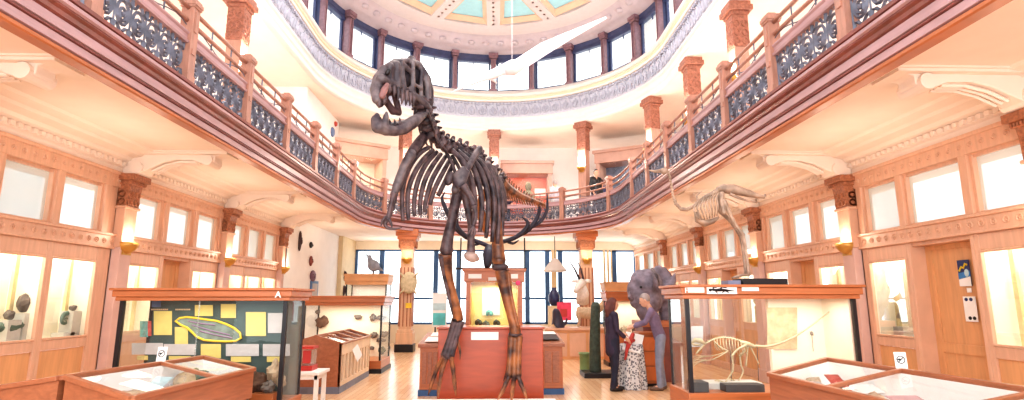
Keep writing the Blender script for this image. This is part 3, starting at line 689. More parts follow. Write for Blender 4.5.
# ---------------- glass cases
def glass_case(label, x0, x1, y0, y1, zb, z1, z2, hood=W_RED, base=W_RED, post=BLACK, back=None, light=10, lcol=(1, .92, .76), ov=.08, group='tall glass cases'):
    t = wthing('glass_case', label, 'display case', ((x0+x1)/2, (y0+y1)/2, 0), group)
    P = lambda mb, n, m, **k: mb.build(n, m, t, world=True, **k)
    h = z2-z1
    P(MB().box(x0-ov*.4, x1+ov*.4, y0-ov*.4, y1+ov*.4, z1, z1+h*.3).box(x0-ov*.7, x1+ov*.7, y0-ov*.7, y1+ov*.7, z1+h*.3, z1+h*.8).box(x0-ov, x1+ov, y0-ov, y1+ov, z1+h*.8, z2), 'hood', hood, bev=.008)
    P(MB().box(x0-.02, x1+.02, y0-.02, y1+.02, .1, zb), 'base_cabinet', base, bev=.008)
    P(MB().box(x0-.04, x1+.04, y0-.04, y1+.04, 0, .1), 'plinth_board', BLACK)
    for x in (x0, x1-.04):
        for y in (y0, y1-.04): P(MB().box(x, x+.04, y, y+.04, zb, z1), 'corner_post', post)
    P(MB().quad((x0, y0+.01, zb), (x1, y0+.01, zb), (x1, y0+.01, z1), (x0, y0+.01, z1)), 'glass_pane', GLASS)
    for x in (x0+.01, x1-.01): P(MB().quad((x, y0, zb), (x, y1, zb), (x, y1, z1), (x, y0, z1)), 'glass_pane', GLASSV)
    if back is not None: P(MB().box(x0+.03, x1-.03, y1-.04, y1-.02, zb, z1), 'back_panel', back)
    else: P(MB().quad((x0, y1-.01, zb), (x1, y1-.01, zb), (x1, y1-.01, z1), (x0, y1-.01, z1)), 'glass_pane', GLASS)
    if light: lamp_area(((x0+x1)/2, (y0+y1)/2-.1, z1-.02), light, (x1-x0)*.8, (y1-y0)*.5, lcol)
    return t
tA = glass_case('big glass case with a fossil map on dark green board, lettered A on its hood', -3.77, -2.06, 6.0, 6.56, .62, 1.64, 1.77, back=BOARD, light=7)
text('A', .09, Matrix.Translation((-2.13+2.915, -.361, 1.7)) @ FACING, PAPER, 'letter', tA, bold=.002)
MB().box(-2.965, -2.955, 6.003, 6.013, .62, 1.64).build('glass_seam', GLASSV, tA, world=True)
def pin(x0, y0, x1, y1, Y, name, label, cat, m, grp=None):
    return sheet(name, label, cat, [at(x0, y1, Y), at(x1, y1, Y), at(x1, y0, Y), at(x0, y0, Y)], m, grp, .004)
YB = 6.512
for (x0, y0, x1, y1, m, lb) in [(154, 311, 172, 335, YPAPER, 'large yellow text sheet near the title of the fossil map board'), (175, 327, 188, 344, YPAPER, 'yellow text sheet tucked below the narrow end of the map'),
    (132, 343, 163, 354.5, GPAPER, 'wide grey label at the far end of the lower row on the board'), (164, 344, 196, 355, GPAPER, 'wide grey label second along the lower row on the board'), (201, 344, 221, 358, YPAPER, 'square yellow label in the middle of the lower row'),
    (226, 344, 259, 356, GPAPER, 'wide grey label below the broad end of the map'), (263, 344, 290, 356, GPAPER, 'wide grey label beside the lettered corner of the case'), (137, 355.5, 148, 360, YPAPER, 'narrow yellow strip at the far end of the board bottom'),
    (169, 356, 191, 361, YPAPER, 'narrow yellow strip below the second grey label'), (231, 356.5, 251, 362, YPAPER, 'narrow yellow strip below the grey label under the map'), (267, 356.5, 285, 362, YPAPER, 'narrow yellow strip near the lettered corner'),
    (195, 305, 213, 316, YPAPER, 'yellow sheet above the map, narrow end'), (221, 304, 236, 318, YPAPER, 'pale yellow sheet above the map, broad end'), (246, 312, 266, 336, YPAPER, 'tall yellow sheet beside the broad end of the map'), (268, 313, 287, 333, GPAPER, 'grey picture sheet at the lettered corner of the board')]:
    o = pin(x0, y0, x1, y1, YB, 'board_label', lb, 'label', m, 'labels on the fossil map board')
pin(140, 321, 148, 337, YB, 'picture_print', 'small teal picture pinned on the fossil map board', 'picture', TEALP)
pin(148, 321, 151.5, 336, YB, 'picture_print', 'small red strip picture next to the teal one', 'picture', REDP)
pin(152, 301, 161, 307, YB, 'picture_print', 'blue picture at the top of the fossil map board', 'picture', mat('blue_print', (80, 104, 140), .7))
# title: two short lines of tiny pale letters, too worn to read
mb = MB()
for i in range(9): mb.cbox(at(152+i*1.9, 309.5, YB-.004), (.014, .004, .016))
for i in range(9): mb.cbox(at(176+i*1.7, 309.5, YB-.004), (.013, .004, .016))
c = at(168, 309, YB); mb.v = [v-c for v in mb.v]; o = mb.build('board_title', mat('title_cream', (214, 186, 150), .7)); o.location = c; tag(o, 'row of tiny pale title letters across the top of the fossil map board', 'lettering')
# island map with yellow edge
outl = [(175.5, 321), (180, 318), (187, 317), (196, 318), (206, 319.5), (217, 321), (226, 324), (234, 328), (240, 333), (241, 338), (236, 341), (226, 341.5), (214, 341), (204, 340), (197, 337), (192, 332), (187, 327.5), (181, 325)]
tm = thing('island_map', 'long grey relief map of an island with thick yellow outline on the board', 'map', at(208, 330, YB-.005)); tm['_abs'] = tm.location[:]
mb = MB(); cc = at(208, 330, YB-.006); pts = [at(x, y, YB-.006) for x, y in outl]
mb.add([cc]+pts, [(0, i+1, (i+1) % len(pts)+1) for i in range(len(pts))]); mb.build('land', MAPGREY, tm, world=True)
MB().tube([at(x, y, YB-.008) for x, y in outl], .013, 6, closed=True).build('outline', MAPEDGE, tm, smooth=True, world=True)
mb = MB(); 
for a, b in (((192, 325), (230, 335)), ((200, 331), (232, 338)), ((188, 321), (215, 325))): mb.tube([at(*a, YB-.009), at((a[0]+b[0])/2, (a[1]+b[1])/2+.6, YB-.009), at(*b, YB-.009)], .008, 4)
mb.build('contour', mat('map_purple', (150, 130, 160), .7), tm, world=True)
for (x, y, rr, m, sd, lb) in [(257, 384, (.1, .08, .13), 2, 1, 'dark brown coiled fossil lump in the fossil map case'), (274, 372, (.075, .08, .12), 0, 2, 'tall beige rock standing near the lettered corner'), (281, 381, (.05, .05, .07), 0, 3, 'small beige rock at the lettered corner of the case'), (240, 392, (.09, .08, .07), 1, 4, 'grey rock on the floor of the fossil map case'), (268, 387, (.07, .06, .06), 1, 5, 'grey pebble beside the beige rock in the case')]:
    rock('rock', lb, at(x, y, 6.25 if y < 385 else 6.15), rr, ROCKM[m], 'rocks in the fossil map case', sd)
o = MB().box(-.12, .12, -.1, .1, -.04, .04).build('wooden_block', W_RED, bev=.006); o.location = (-2.28, 6.16, .66); tag(o, 'low orange wooden block at the lettered corner of the fossil case', 'block')
# ---------------- small dinosaur case
tF = glass_case('big glass case holding a small mounted dinosaur skeleton under a labelled wooden hood', 2.13, 3.98, 6.0, 6.62, .7, 1.66, 1.81, light=9, lcol=(1, .93, .8))
MB().box(3.3, 3.95, 6.56, 6.6, .7, 1.66).box(3.28, 3.31, 6.54, 6.6, .7, 1.66).build('back_panel', CREAM, tF, world=True)
MB().box(3.93, 3.945, 6.06, 6.56, .7, 1.66).build('end_panel', CREAM, tF, world=True)
loc = lambda x, z: Matrix.Translation((x-3.055, -.40, z)) @ FACING
text('F', .08, loc(2.115, 1.745), PAPER, 'letter', tF)
for x0, x1, y0, y1 in ((688, 704, 287.5, 292.5), (742, 758.5, 285.8, 291)):
    a, b = at(x0, y1, 5.935), at(x1, y0, 5.935); MB().box(a.x, b.x, 5.932, 5.94, a.z, b.z).build('hood_label', PAPER, tF, world=True)
a, b = at(707, 294, 5.935), at(736.5, 286, 5.935); f = MB().box(a.x, b.x, 5.932, 5.94, a.z, b.z).build('hood_label', PAPER, tF, world=True)
def hz(x, y): return at(x, y, 5.93)
mb = MB().tube([hz(709.5, 290), hz(712, 289.6), hz(716, 290.2), hz(720, 289.8), hz(726, 290.2), hz(735, 291)], [.008, .012, .016, .018, .012, .003], 6)
for a, b, c in (((714, 290), (713, 287.5), (716.5, 287.6)), ((718, 290), (716, 292), (718, 293.3)), ((722, 290.4), (724, 291.5), (722, 293)), ((724, 290), (727, 291.4), (729, 293)), ((720, 289.3), (722, 287), (727, 288))): mb.tube([hz(*a), hz(*b), hz(*c)], [.01, .008, .004], 5)
mb.blob(hz(710.3, 290), (.018, .004, .016)); mb.build('skeleton_drawing', BLACK, f, world=False)
dr = f.children[0]
for v in dr.data.vertices: v.co -= Vector(tF['_abs'])
def blk(label, x0, x1, y0, y1, z0, z1, m, grp='mount blocks'):
    o = MB().box(-(x1-x0)/2, (x1-x0)/2, -(y1-y0)/2, (y1-y0)/2, 0, z1-z0).build('mount_block', m, bev=.004); o.location = ((x0+x1)/2, (y0+y1)/2, z0); return tag(o, label, 'block', grp)
blk('dark slate block at the front of the small dinosaur case near the desk', 2.52, 2.93, 6.03, 6.2, .7, .775, SLATE); blk('dark slate block under the small dinosaur skull', 2.18, 2.34, 6.03, 6.25, .7, .8, SLATE)
blk('pale grey rock-like slab beneath the feet of the small dinosaur', 2.36, 3.0, 6.21, 6.5, .7, .765, PALEGREY)
o = pin(767, 307.5, 797, 349, 6.54, 'stone_plaque', 'tall beige stone slab with faint fossil on the white panel', 'slab', mat('plaque_stone', (214, 196, 160), .8, vary=.15, scale=9, bump=.4)); 
mb = MB().tube([(0, 0, -.16), (0, 0, .02)], .004, 5).blob((0, 0, .04), (.02, .015, .025)).tube([(-.02, 0, .06), (.02, 0, .02)], .006, 5); o = mb.build('hanging_tool', mat('grey_metal', (150, 140, 130), .5)); o.location = at(812, 337, 6.5); tag(o, 'small grey tool hung beside the stone slab on the panel', 'tool')
pin(691, 326, 703, 347, 6.5, 'picture_print', 'grey picture sheet behind the small dinosaur skull', 'picture', GPAPER)
# small dinosaur skeleton
def pth(pts, Y, dy=0): return [at(x, y, Y+(dy*i if dy else 0)) for i, (x, y) in enumerate(pts)]
def skel(name, label, loc, cat='skeleton'):
    t = thing(name, label, cat, loc); t['_abs'] = t.location[:]; return t
def bone(t, name, pts, r, m, n=7, knob=0, **k):
    ip, ir = smoothpts([Vector(p) for p in pts], r) if len(pts) > 2 else (pts, r)
    mb = MB().tube(ip, ir, n)
    if knob:
        mb.blob(pts[0], knob, nu=8, nv=6); mb.blob(pts[-1], knob, nu=8, nv=6)
    return mb.build(name, m, t, smooth=True, world=True, **k)
YR = 6.36; px = pxm(YR)
t = skel('small_dinosaur_skeleton', 'small cream dinosaur skeleton with long raised tail standing in the glass case', Vector((2.68, YR, .765)))
sp_ = [(705, 344), (710, 341), (716, 338.5), (723, 337.3), (731, 338), (739, 340.5), (747, 343.5), (756, 346)]
mb = MB().tube(pth(sp_, YR), [.008]*8, 6)
for i in range(24):
    u = i/23*7; k = min(6, int(u)); f_ = u-k; x = sp_[k][0]*(1-f_)+sp_[k+1][0]*f_; y = sp_[k][1]*(1-f_)+sp_[k+1][1]*f_
    mb.tube([at(x, y, YR), at(x-.4, y-2, YR)], [.008, .004], 4)
mb.build('spine', BONE_C, t, world=True)
bone(t, 'tail', pth([(756, 346), (766, 346.5), (778, 344), (790, 339), (802, 332), (816, 322), (830, 311), (844, 300)], YR, .012), [.016, .015, .013, .011, .009, .008, .006, .004], BONE_C)
for i in range(11):
    x = 714+i*3; k = .5+.5*math.sin(i/10*PI); y0 = 338.3+max(0, (i-5)*.9)
    for d in (-1, 1): bone(t, 'rib', [at(x, y0, YR), at(x+.5, y0+4+2*k, YR+d*.05), at(x+2, y0+7+6*k, YR+d*.05), at(x+4, y0+9+6.5*k, YR+d*.02)], [.005, .005, .004, .003], BONE_C, 5)
mb = MB().tube(pth([(691.5, 343), (695, 340), (700, 340.5), (705, 344)], YR), [.01, .024, .028, .015], 8).tube(pth([(691, 343), (694, 344.5), (701, 345)], YR), [.01, .013, .01], 6)
mb.build('skull', BONE_C, t, smooth=True, world=True)
bone(t, 'jaw', pth([(704, 345), (700, 349), (696, 354)], YR), [.01, .011, .007], BONE_C)
for d in (-1, 1):
    Yd = YR+d*.05
    bone(t, 'arm', [at(714, 341, Yd), at(720, 347, Yd-.02), at(728, 351, Yd-.03)], [.008, .007, .007], BONE_C)
    bone(t, 'forearm', [at(728, 351, Yd-.03), at(720, 355-d, Yd-.05), at(711, 358-2*d, Yd-.05)], [.007, .006, .005], BONE_C)
    for j in range(3): bone(t, 'claw', [at(711, 358-2*d, Yd-.05), at(703-j, 358-2*d+j*.8, Yd-.05+.01*j), at(696-j*.5, 358-2*d+j*2.4, Yd-.05+.01*j), at(693, 360-2*d+j*2.6, Yd-.05)], [.005, .004, .004, .002], BONE_C, 5)
    o_ = 4*d
    bone(t, 'femur', [at(746, 345, Yd), at(741+o_, 350, Yd), at(736+o_, 356, Yd)], [.015, .012, .015], BONE_C, knob=.015)
    bone(t, 'shin', [at(736+o_, 356, Yd), at(737+o_, 364, Yd), at(738+o_*1.3, 371, Yd)], [.013, .009, .01], BONE_C)
    bone(t, 'foot_bone', [at(738+o_*1.3, 371, Yd), at(735+o_*1.5, 377, Yd), at(731+o_*1.5, 382.5, Yd)], [.01, .007, .008], BONE_C)
    q = at(731+o_*1.5, 382.5, Yd)
    for j in range(3): bone(t, 'toe', [q, Vector((q.x-.06, q.y-.03+.03*j, .78)), Vector((q.x-.11+.01*abs(j-1), q.y-.05+.05*j, .772))], [.007, .006, .003], BONE_C, 5)
bone(t, 'pelvis', pth([(740, 342), (747, 344), (755, 347)], YR), [.02, .03, .015], BONE_C)
bone(t, 'pubis', pth([(748, 346), (747, 357), (746, 366)], YR), [.01, .007, .01], BONE_C); bone(t, 'ischium', pth([(750, 346), (755, 356), (759, 364)], YR), [.01, .006, .006], BONE_C)
for x in (730, 757): bone(t, 'mount_rod', [at(x, 341, YR+.03), Vector((at(x, 341, YR).x, YR+.03, .765))], .004, mat('steel_rod', (120, 120, 124), .4, metal=.6), 5)
# ---------------- bird skeleton on the case
YO = 6.3; px = pxm(YO)
o = MB().box(-.25, .25, -.14, .14, 0, .07).build('mount_block', BLACK, bev=.004); o.location = (3.09, YO, 1.812); tag(o, 'black block under the feet of the big bird skeleton', 'block')
o = MB().box(-.07, .07, -.1, .1, 0, .05).build('mount_block', mat('blue_grey_block', (134, 140, 166), .5)); o.location = (2.76, YO, 1.812); tag(o, 'blue-grey block beside the black bird mount', 'block')
t = skel('bird_skeleton', 'tall ostrich-like bird skeleton with curved neck standing on top of a glass case', Vector((3.09, YO, 1.882)))
nk = [(655, 171), (662, 170), (668, 172), (670, 178), (671.5, 187), (673, 196), (676, 204), (681, 209), (687, 209.5), (693, 206.5), (699, 202), (706, 197), (713, 193), (719, 190)]
mb = MB()
for i in range(len(nk)*3-3):
    k, f_ = i//3, (i % 3)/3; 
    if k >= len(nk)-1: break
    x = nk[k][0]*(1-f_)+nk[k+1][0]*f_; y = nk[k][1]*(1-f_)+nk[k+1][1]*f_; mb.blob(at(x, y, YO), (.014+.0004*i,)*3, nu=7, nv=5)
mb.tube(pth(nk[2:], YO), .009, 6); mb.build('neck', BONE_W, t, smooth=True, world=True)
MB().blob(at(664, 171, YO), (.05, .04, .04)).tube(pth([(661, 171), (655, 171.5), (648, 170)], YO), [.025, .018, .004], 7).build('skull', BONE_W, t, smooth=True, world=True)
MB().tube(pth([(717, 189.5), (724, 188.5), (733, 189.5), (745, 192.5), (756, 195.5), (764, 197), (765.5, 194.5)], YO), [.03, .055, .06, .045, .03, .02, .012], 9, flat=1.2).build('pelvis', BONE_W, t, smooth=True, world=True)
for d in (-1, 1): bone(t, 'ischium', [at(730, 194, YO+d*.08), at(743, 199.5, YO+d*.08), at(757, 202.5, YO+d*.04)], [.02, .014, .012], BONE_W)
for i in range(8):
    u = i/7; x0 = 699+u*21; y0 = 201-u*10
    for d in (-1, 1): bone(t, 'rib', [at(x0, y0, YO), at(x0-3-2*(1-u), y0+8, YO+d*.1), at(x0-2, y0+16, YO+d*.12), at(x0+1-4*u, y0+20+6*u-3*abs(u-.5), YO+d*.06)], [.01, .01, .009, .006], BONE_W, 5)
MB().tube(pth([(696, 212), (698, 220), (705, 223.5), (713, 221), (719, 217)], YO), [.02, .035, .04, .03, .01], 8, flat=1.8).build('breastbone', BONE_W, t, smooth=True, world=True)
bone(t, 'wing_bone', pth([(699, 202), (697, 196), (702, 191)], YO-.1), [.012, .009, .005], BONE_W)
for d, hx in ((-1, 0), (1, -3)):
    Yd = YO+d*.09
    bone(t, 'femur', [at(722, 194, Yd), at(722+hx, 203, Yd-.03), at(724+hx, 212, Yd-.04)], [.03, .024, .03], BONE_W, knob=.03)
    bone(t, 'shin', [at(724+hx, 212, Yd-.04) if d > 0 else at(724, 201, Yd-.04), at(734+hx, 222, Yd), at(743+hx, 235, Yd)], [.028, .02, .022], BONE_W, knob=.026)
    bone(t, 'foot_bone', [at(743+hx, 235, Yd), at(746+hx, 250, Yd), at(749+hx, 275, Yd)], [.02, .015, .018], BONE_W)
    q = at(749+hx, 275, Yd)
    for j in (-1, 1): bone(t, 'toe', [q, Vector((q.x-.09, q.y+.04*j-.02, 1.92)), Vector((q.x-.16, q.y+.05*j-.03, 1.893))], [.016, .013, .008], BONE_W, 6)
# ---------------- second glass case with slabs
glass_case('long low-lit glass case of dark fossil slabs past the white table', -4.3, -2.5, 13.3, 14.4, .28, 1.52, 1.74, back=CREAM, light=22)
for i, (x, y, rx, rz, m, lb) in enumerate([(322, 322, .16, .14, 2, 'round brown fossil slab in the slab case'), (317.5, 312, .06, .05, 1, 'small dark fossil above the round brown slab'), (358, 317, .09, .06, 1, 'dark irregular fossil, first of the upper row'), (373, 317.5, .08, .09, 1, 'dark pointed fossil, middle of the upper row'), (381, 317.5, .11, .06, 1, 'long dark fossil, end of the upper row'),
    (374, 335, .1, .07, 1, 'dark fossil slab in the middle row near the post'), (384, 334, .09, .07, 1, 'dark fossil slab in the middle row by the post'), (381, 340, .12, .05, 1, 'long grey fossil slab lying below the middle row'), (382, 350, .09, .09, 3, 'greenish fossil slab low beside the post'), (372, 348, .06, .05, 1, 'small grey fossil low in the slab case')]):
    rock('fossil_slab', lb, at(x, y, 14.3), (rx, .05, rz), ROCKM[m], 'fossil slabs in the low case', i+30, 'fossil')
# ---------------- lattice desk, white table, collection box
t = wthing('lattice_desk', 'pale wooden table case with barred side and gabled glass top', 'display case', (-3.1, 11.7, 0))
P = lambda mb, n, m, **k: mb.build(n, m, t, world=True, **k)
x0, x1, y0, y1 = -3.6, -2.66, 10.5, 12.9; xm = -3.13
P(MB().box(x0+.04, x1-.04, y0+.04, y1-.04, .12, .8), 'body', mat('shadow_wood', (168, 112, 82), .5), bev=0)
P(MB().box(x0, x1, y0, y1, 0, .12), 'plinth_board', mat('grey_kick', (128, 134, 152), .5))
mb = MB().box(x1-.04, x1, y0, y1, .66, .86).box(x1-.04, x1, y0, y1, .12, .2)
for k in range(10): mb.box(x1-.04, x1, y0+k*(y1-y0-.1)/9, y0+.1+k*(y1-y0-.1)/9, .2, .66)
P(mb, 'lattice_side', LACE, bev=.004)
mb = MB().prism([(x0, .12), (x1, .12), (x1, .86), (xm, 1.0), (x0, .86)], lambda u, v, d: (u, d, v), y0, y0+.04); P(mb, 'end_panel', W_DESK)
mb = MB().prism([(x0, .12), (x1, .12), (x1, .86), (xm, 1.0), (x0, .86)], lambda u, v, d: (u, d, v), y1-.04, y1); P(mb, 'end_panel', W_DARKRED)
mb = MB()
for k in range(5):
    y = y0+.03+k*(y1-y0-.06)/4; bar(mb, (x0, y, .865), (xm, y, 1.005), .05, .03); bar(mb, (xm, y, 1.005), (x1, y, .865), .05, .03)
for x, z in ((x0, .865), (xm, 1.005), (x1, .865)): bar(mb, (x, y0, z), (x, y1, z), .05, .03)
P(mb, 'top_frame', W_DESK)
for a, b in (((x0, .86), (xm, 1.0)), ((xm, 1.0), (x1, .86))): P(MB().quad((a[0], y0, a[1]), (b[0], y0, b[1]), (b[0], y1, b[1]), (a[0], y1, a[1])), 'glass_pane', GLASSD)
P(MB().box(x0+.05, x1-.05, y0+.05, y1-.05, .8, .82), 'lining', PALEGREY)
sheet('label_card', 'white diamond-tilted card hung on the barred side of the table case', 'card', [at(349, 350, 11.1)+Vector((.06, 0, 0)), at(354, 362, 11.2)+Vector((.06, 0, 0)), at(359, 355, 11.4)+Vector((.06, 0, 0)), at(354.5, 344, 11.3)+Vector((.06, 0, 0))], PAPER)
t = wthing('low_table', 'low white table carrying a red collection box', 'table', (-3.2, 9.6, 0)); P = lambda mb, n, m, **k: mb.build(n, m, t, world=True, **k)
P(MB().box(-3.75, -2.66, 9.3, 9.85, .47, .52), 'tabletop', WHITE, bev=.006)
P(MB().box(-3.7, -2.71, 9.34, 9.81, .4, .47), 'apron', WHITE)
for x in (-3.72, -2.76):
    for y in (9.34, 9.75): P(MB().box(x, x+.06, y, y+.06, 0, .47), 'leg', WHITE)
t = wthing('collection_box', 'red-based clear collection box standing on the low white table', 'box', (-3.0, 9.6, .52)); P = lambda mb, n, m, **k: mb.build(n, m, t, world=True, **k)
RED = mat('red_paint', (196, 62, 56), .4, vary=.05)
P(MB().box(-3.2, -2.84, 9.45, 9.75, .521, .6), 'base', RED); P(MB().box(-3.18, -2.86, 9.47, 9.73, .6, .86), 'clear_box', GLASSV); P(MB().box(-3.2, -2.84, 9.45, 9.75, .86, .9), 'lid', RED); P(MB().box(-3.0, -2.87, 9.462, 9.468, .64, .84), 'label', mat('red_label', (206, 70, 70), .5))
# ---------------- plinth, base, side desks, diorama case
o = MB().box(-1.02, .95, -.7, .23, 0, .3).build('low_platform', WHITE, bev=.01); o.location = (0, 7.9, 0); tag(o, 'low white base under the giant dinosaur skeleton', 'base')
t = wthing('display_plinth', 'large red-brown wooden plinth with a blank white label behind the dinosaur legs', 'plinth', (.05, 8.85, 0)); P = lambda mb, n, m, **k: mb.build(n, m, t, world=True, **k)
P(MB().box(-.73, .82, 8.5, 9.2, 0, 1.22), 'box', W_PLINTH, bev=.01); P(MB().box(-.75, .84, 8.48, 9.22, 1.22, 1.25), 'top', W_PLINTH, bev=.006)
a, b = at(471, 340, 8.49), at(498.5, 332, 8.49); P(MB().box(a.x, b.x, 8.488, 8.497, a.z, b.z), 'label', PAPER)
def sidedesk(label, x0, x1, y0, y1, zf, zb):
    t = wthing('reading_desk', label, 'desk', ((x0+x1)/2, (y0+y1)/2, 0), 'sloped desks flanking the plinth'); P = lambda mb, n, m, **k: mb.build(n, m, t, world=True, **k)
    P(MB().box(x0+.04, x1-.04, y0+.04, y1-.04, .1, zf-.06), 'body', W_RED, bev=.006)
    P(MB().box(x0+.02, x1-.02, y0+.02, y1-.02, 0, .1), 'plinth_board', BLUEFRAME)
    P(MB().prism([(y0, zf-.06), (y1, zf-.06), (y1, zb), (y0, zf)], lambda u, v, d: (d, u, v), x0, x1), 'sloped_top', W_DESK, bev=.006)
    for k in range(3): P(MB().box(x0+.08+(x1-x0-.16)*k/3, x0+.06+(x1-x0-.16)*(k+1)/3, y0+.03, y0+.045, .2, zf-.14), 'door_panel', W_DESK, bev=.005)
    return t
sidedesk('sloped wooden desk with white sheets between the plinth and the barred table case', -1.25, -.8, 10.2, 11.6, .88, 1.0); sidedesk('sloped wooden desk with a dark open folder beside the plinth, near the two visitors', .78, 1.36, 10.3, 11.6, .88, 1.0)
def slopesheet(name, label, x0, x1, v0, v1, m, cat='sheet'):
    f_ = lambda v: (10.2+1.4*v, .9+.12*v)
    (ya, za), (yb, zb) = f_(v0), f_(v1)
    return sheet(name, label, cat, [(x0, ya, za), (x1, ya, za), (x1, yb, zb), (x0, yb, zb)], m)
slopesheet('paper_sheet', 'white sheet on the sloped desk near the table case', -1.15, -.85, .1, .5, PAPER); slopesheet('paper_sheet', 'second white sheet higher on the same sloped desk', -1.12, -.84, .58, .9, PAPER)
slopesheet('folder', 'dark open folder on the sloped desk near the visitors', .95, 1.3, .25, .7, mat('charcoal', (60, 56, 60), .6)); slopesheet('paper_sheet', 'white page beside the dark folder', 1.05, 1.3, .74, .98, PAPER)
t = wthing('diorama_case', 'wooden cabinet with a bright yellow undersea diorama window below the antlers', 'display case', (.08, 10.6, 0)); P = lambda mb, n, m, **k: mb.build(n, m, t, world=True, **k)
P(MB().box(-.42, .6, 10.3, 10.9, 0, 1.16), 'base_cabinet', W_RED); P(MB().box(-.46, .64, 10.26, 10.94, 1.97, 2.2).box(-.49, .67, 10.23, 10.97, 2.16, 2.21), 'hood', W_RED, bev=.008)
for x in (-.42, .52): P(MB().box(x, x+.08, 10.28, 10.9, 1.16, 1.97), 'side_post', W_RED)
P(MB().box(-.42, .6, 10.28, 10.34, 1.14, 1.2), 'sill', W_RED); P(MB().box(-.34, .52, 10.86, 10.9, 1.16, 1.97), 'back_panel', mat('diorama_yellow', (238, 226, 140), .7, vary=.12, scale=4)); P(MB().quad((-.34, 10.31, 1.2), (.52, 10.31, 1.2), (.52, 10.31, 1.97), (-.34, 10.31, 1.97)), 'glass_pane', GLASS)
for a, b in ((-.38, -.14), (.3, .52)): P(MB().box(a, b, 10.255, 10.262, 2.03, 2.11), 'label', PAPER)
P(MB().box(-.02, .24, 10.255, 10.262, 1.99, 2.05), 'label', PALEGREY)
P(MB().blob((.52, 10.25, 1.95), (.045, .01, .045)), 'pink_tag', mat('pink_tag', (240, 80, 130), .5))
lamp_area((.08, 10.5, 1.94), 9, .7, .3, (1, .97, .8))
P(MB().box(-.14, .2, 10.84, 10.858, 1.36, 1.88), 'backdrop_print', mat('pale_backdrop', (226, 238, 220), .7, vary=.1, scale=8))
for i, (x, z, m, lb) in enumerate([(-.2, 1.28, GREENTRUNK, 'dark green coral tuft, first on the diorama floor'), (.14, 1.27, GREENTRUNK, 'dark green coral tuft near the dinosaur shin in the diorama'), (0, 1.45, mat('teal_coral', (110, 190, 180), .7), 'teal coral lump in the middle of the diorama'), (-.06, 1.25, ROCKM[3], 'pale green stone on the diorama floor')]):
    mb = MB()
    for j in range(7): a = j*.9; mb.blob((.04*math.cos(a), .03*math.sin(a), .02*(j % 3)), (.035, .03, .04), nu=7, nv=5)
    o = mb.build('coral', m, smooth=True); o.location = (x, 10.7 if m is not MATS.get('teal_coral') else 10.8, z-.06); tag(o, lb, 'coral', 'diorama corals')
# info board with teal lower half
t = wthing('info_board', 'upright white and teal information board between column and diorama case', 'board', (-1.1, 12.0, 0)); P = lambda mb, n, m, **k: mb.build(n, m, t, world=True, **k)
a, b = at(432, 327, 12), at(447, 293, 12)
P(MB().box(a.x, b.x, 11.98, 12.02, a.z, b.z), 'panel', PAPER); zm = at(440, 313, 12).z; P(MB().box(a.x+.02, b.x-.02, 11.97, 11.98, a.z+.04, zm), 'teal_block', mat('teal_sign', (104, 206, 206), .6)); P(MB().box(a.x+.02, b.x-.02, 11.97, 11.98, zm+.06, zm+.2), 'text_block', PALEB)
for x in (a.x+.05, b.x-.08): P(MB().box(x, x+.03, 12.0, 12.03, 0, a.z+.02), 'leg', BLACK)
# ---------------- columns under the gallery
def make_column(label, loc):
    t = thing('column', label, 'column', loc, 0, 'columns under the gallery curve')
    MB().box(-.3, .3, -.3, .3, 0, .24).build('base', BLACK, t, bev=.02)
    MB().box(-.2, .2, -.2, .2, .24, 3.3).box(-.27, .27, -.27, .27, .24, .6).box(-.24, .24, -.24, .24, .6, .7).build('shaft', mat('column_wood', (222, 180, 148), .4, kind='wood', scale=3, vary=.08, stretch=(4, 4, .5)), t, bev=.012)
    mb = MB()
    for f in range(4):
        M = Matrix.Rotation(f*PI/2, 3, 'Z')
        for x in (-.17, -.06, .06, .17): mb.cbox(M @ Vector((x, -.21, 1.75)), Vector((.035, .03, 1.9)), M)
    mb.build('fluting', W_DESK, t)
    mb = MB().prism([(-.22, 3.3), (.22, 3.3), (.29, 3.62), (-.29, 3.62)], lambda u, v, d: (u, d, v), -.26, .26)
    for f in range(4):
        M = Matrix.Rotation(f*PI/2, 3, 'Z')
        for y in (-.15, 0, .15): mb.tube([M @ Vector((.27, y+.06*math.cos(k*PI/4), 3.46+.1*math.sin(k*PI/4))) for k in range(8)], .02, 5, closed=True)
    mb.build('capital', W_CARVE, t); MB().box(-.32, .32, -.32, .32, 3.62, 3.72).box(-.37, .37, -.37, .37, 3.72, 3.955).build('abacus', W_RED, t, bev=.012)
    return t
c0 = make_column('square wooden column with carved capital bearing a pale shell plaque and yellow sign', (-2.8, 18.8, 0)); dup(c0, (3.15, 18.8, 0), 0, 'square wooden column with carved capital behind a white horned trophy head')
for x, lb in ((-2.8, 'brass lamp on the column with the yellow sign'), (3.15, 'brass lamp on the column above the white trophy head')):
    dup(l0, (x, 18.58, 2.95), -PI/2, lb); lamp_point((x, 18.2, 3.2), 10)
t = skel('shell_plaque', 'pale turtle-shell-like plaque hanging on the column with the yellow sign', at(409, 283, 18.5)); c = t.location
MB().blob(c, (.28, .06, .36), nu=12, nv=8, jit=.15).build('shell', BONE_C, t, smooth=True, world=True)
for dx, dz in ((-.25, .28), (.25, .3), (-.24, -.3), (.22, -.32)): MB().tube([c+Vector((dx*.6, 0, dz*.6)), c+Vector((dx*1.2, -.02, dz*1.2))], [.05, .02], 6).build('flipper', BONE_C, t, smooth=True, world=True)
pin(405.5, 303, 411.5, 308, 18.565, 'notice', 'small yellow notice on the wooden column', 'sign', mat('sign_yellow', (240, 200, 60), .6))
t = skel('trophy_head', 'white horned antelope head mounted on the column behind the woman', at(581, 290, 18.0)); c = t.location
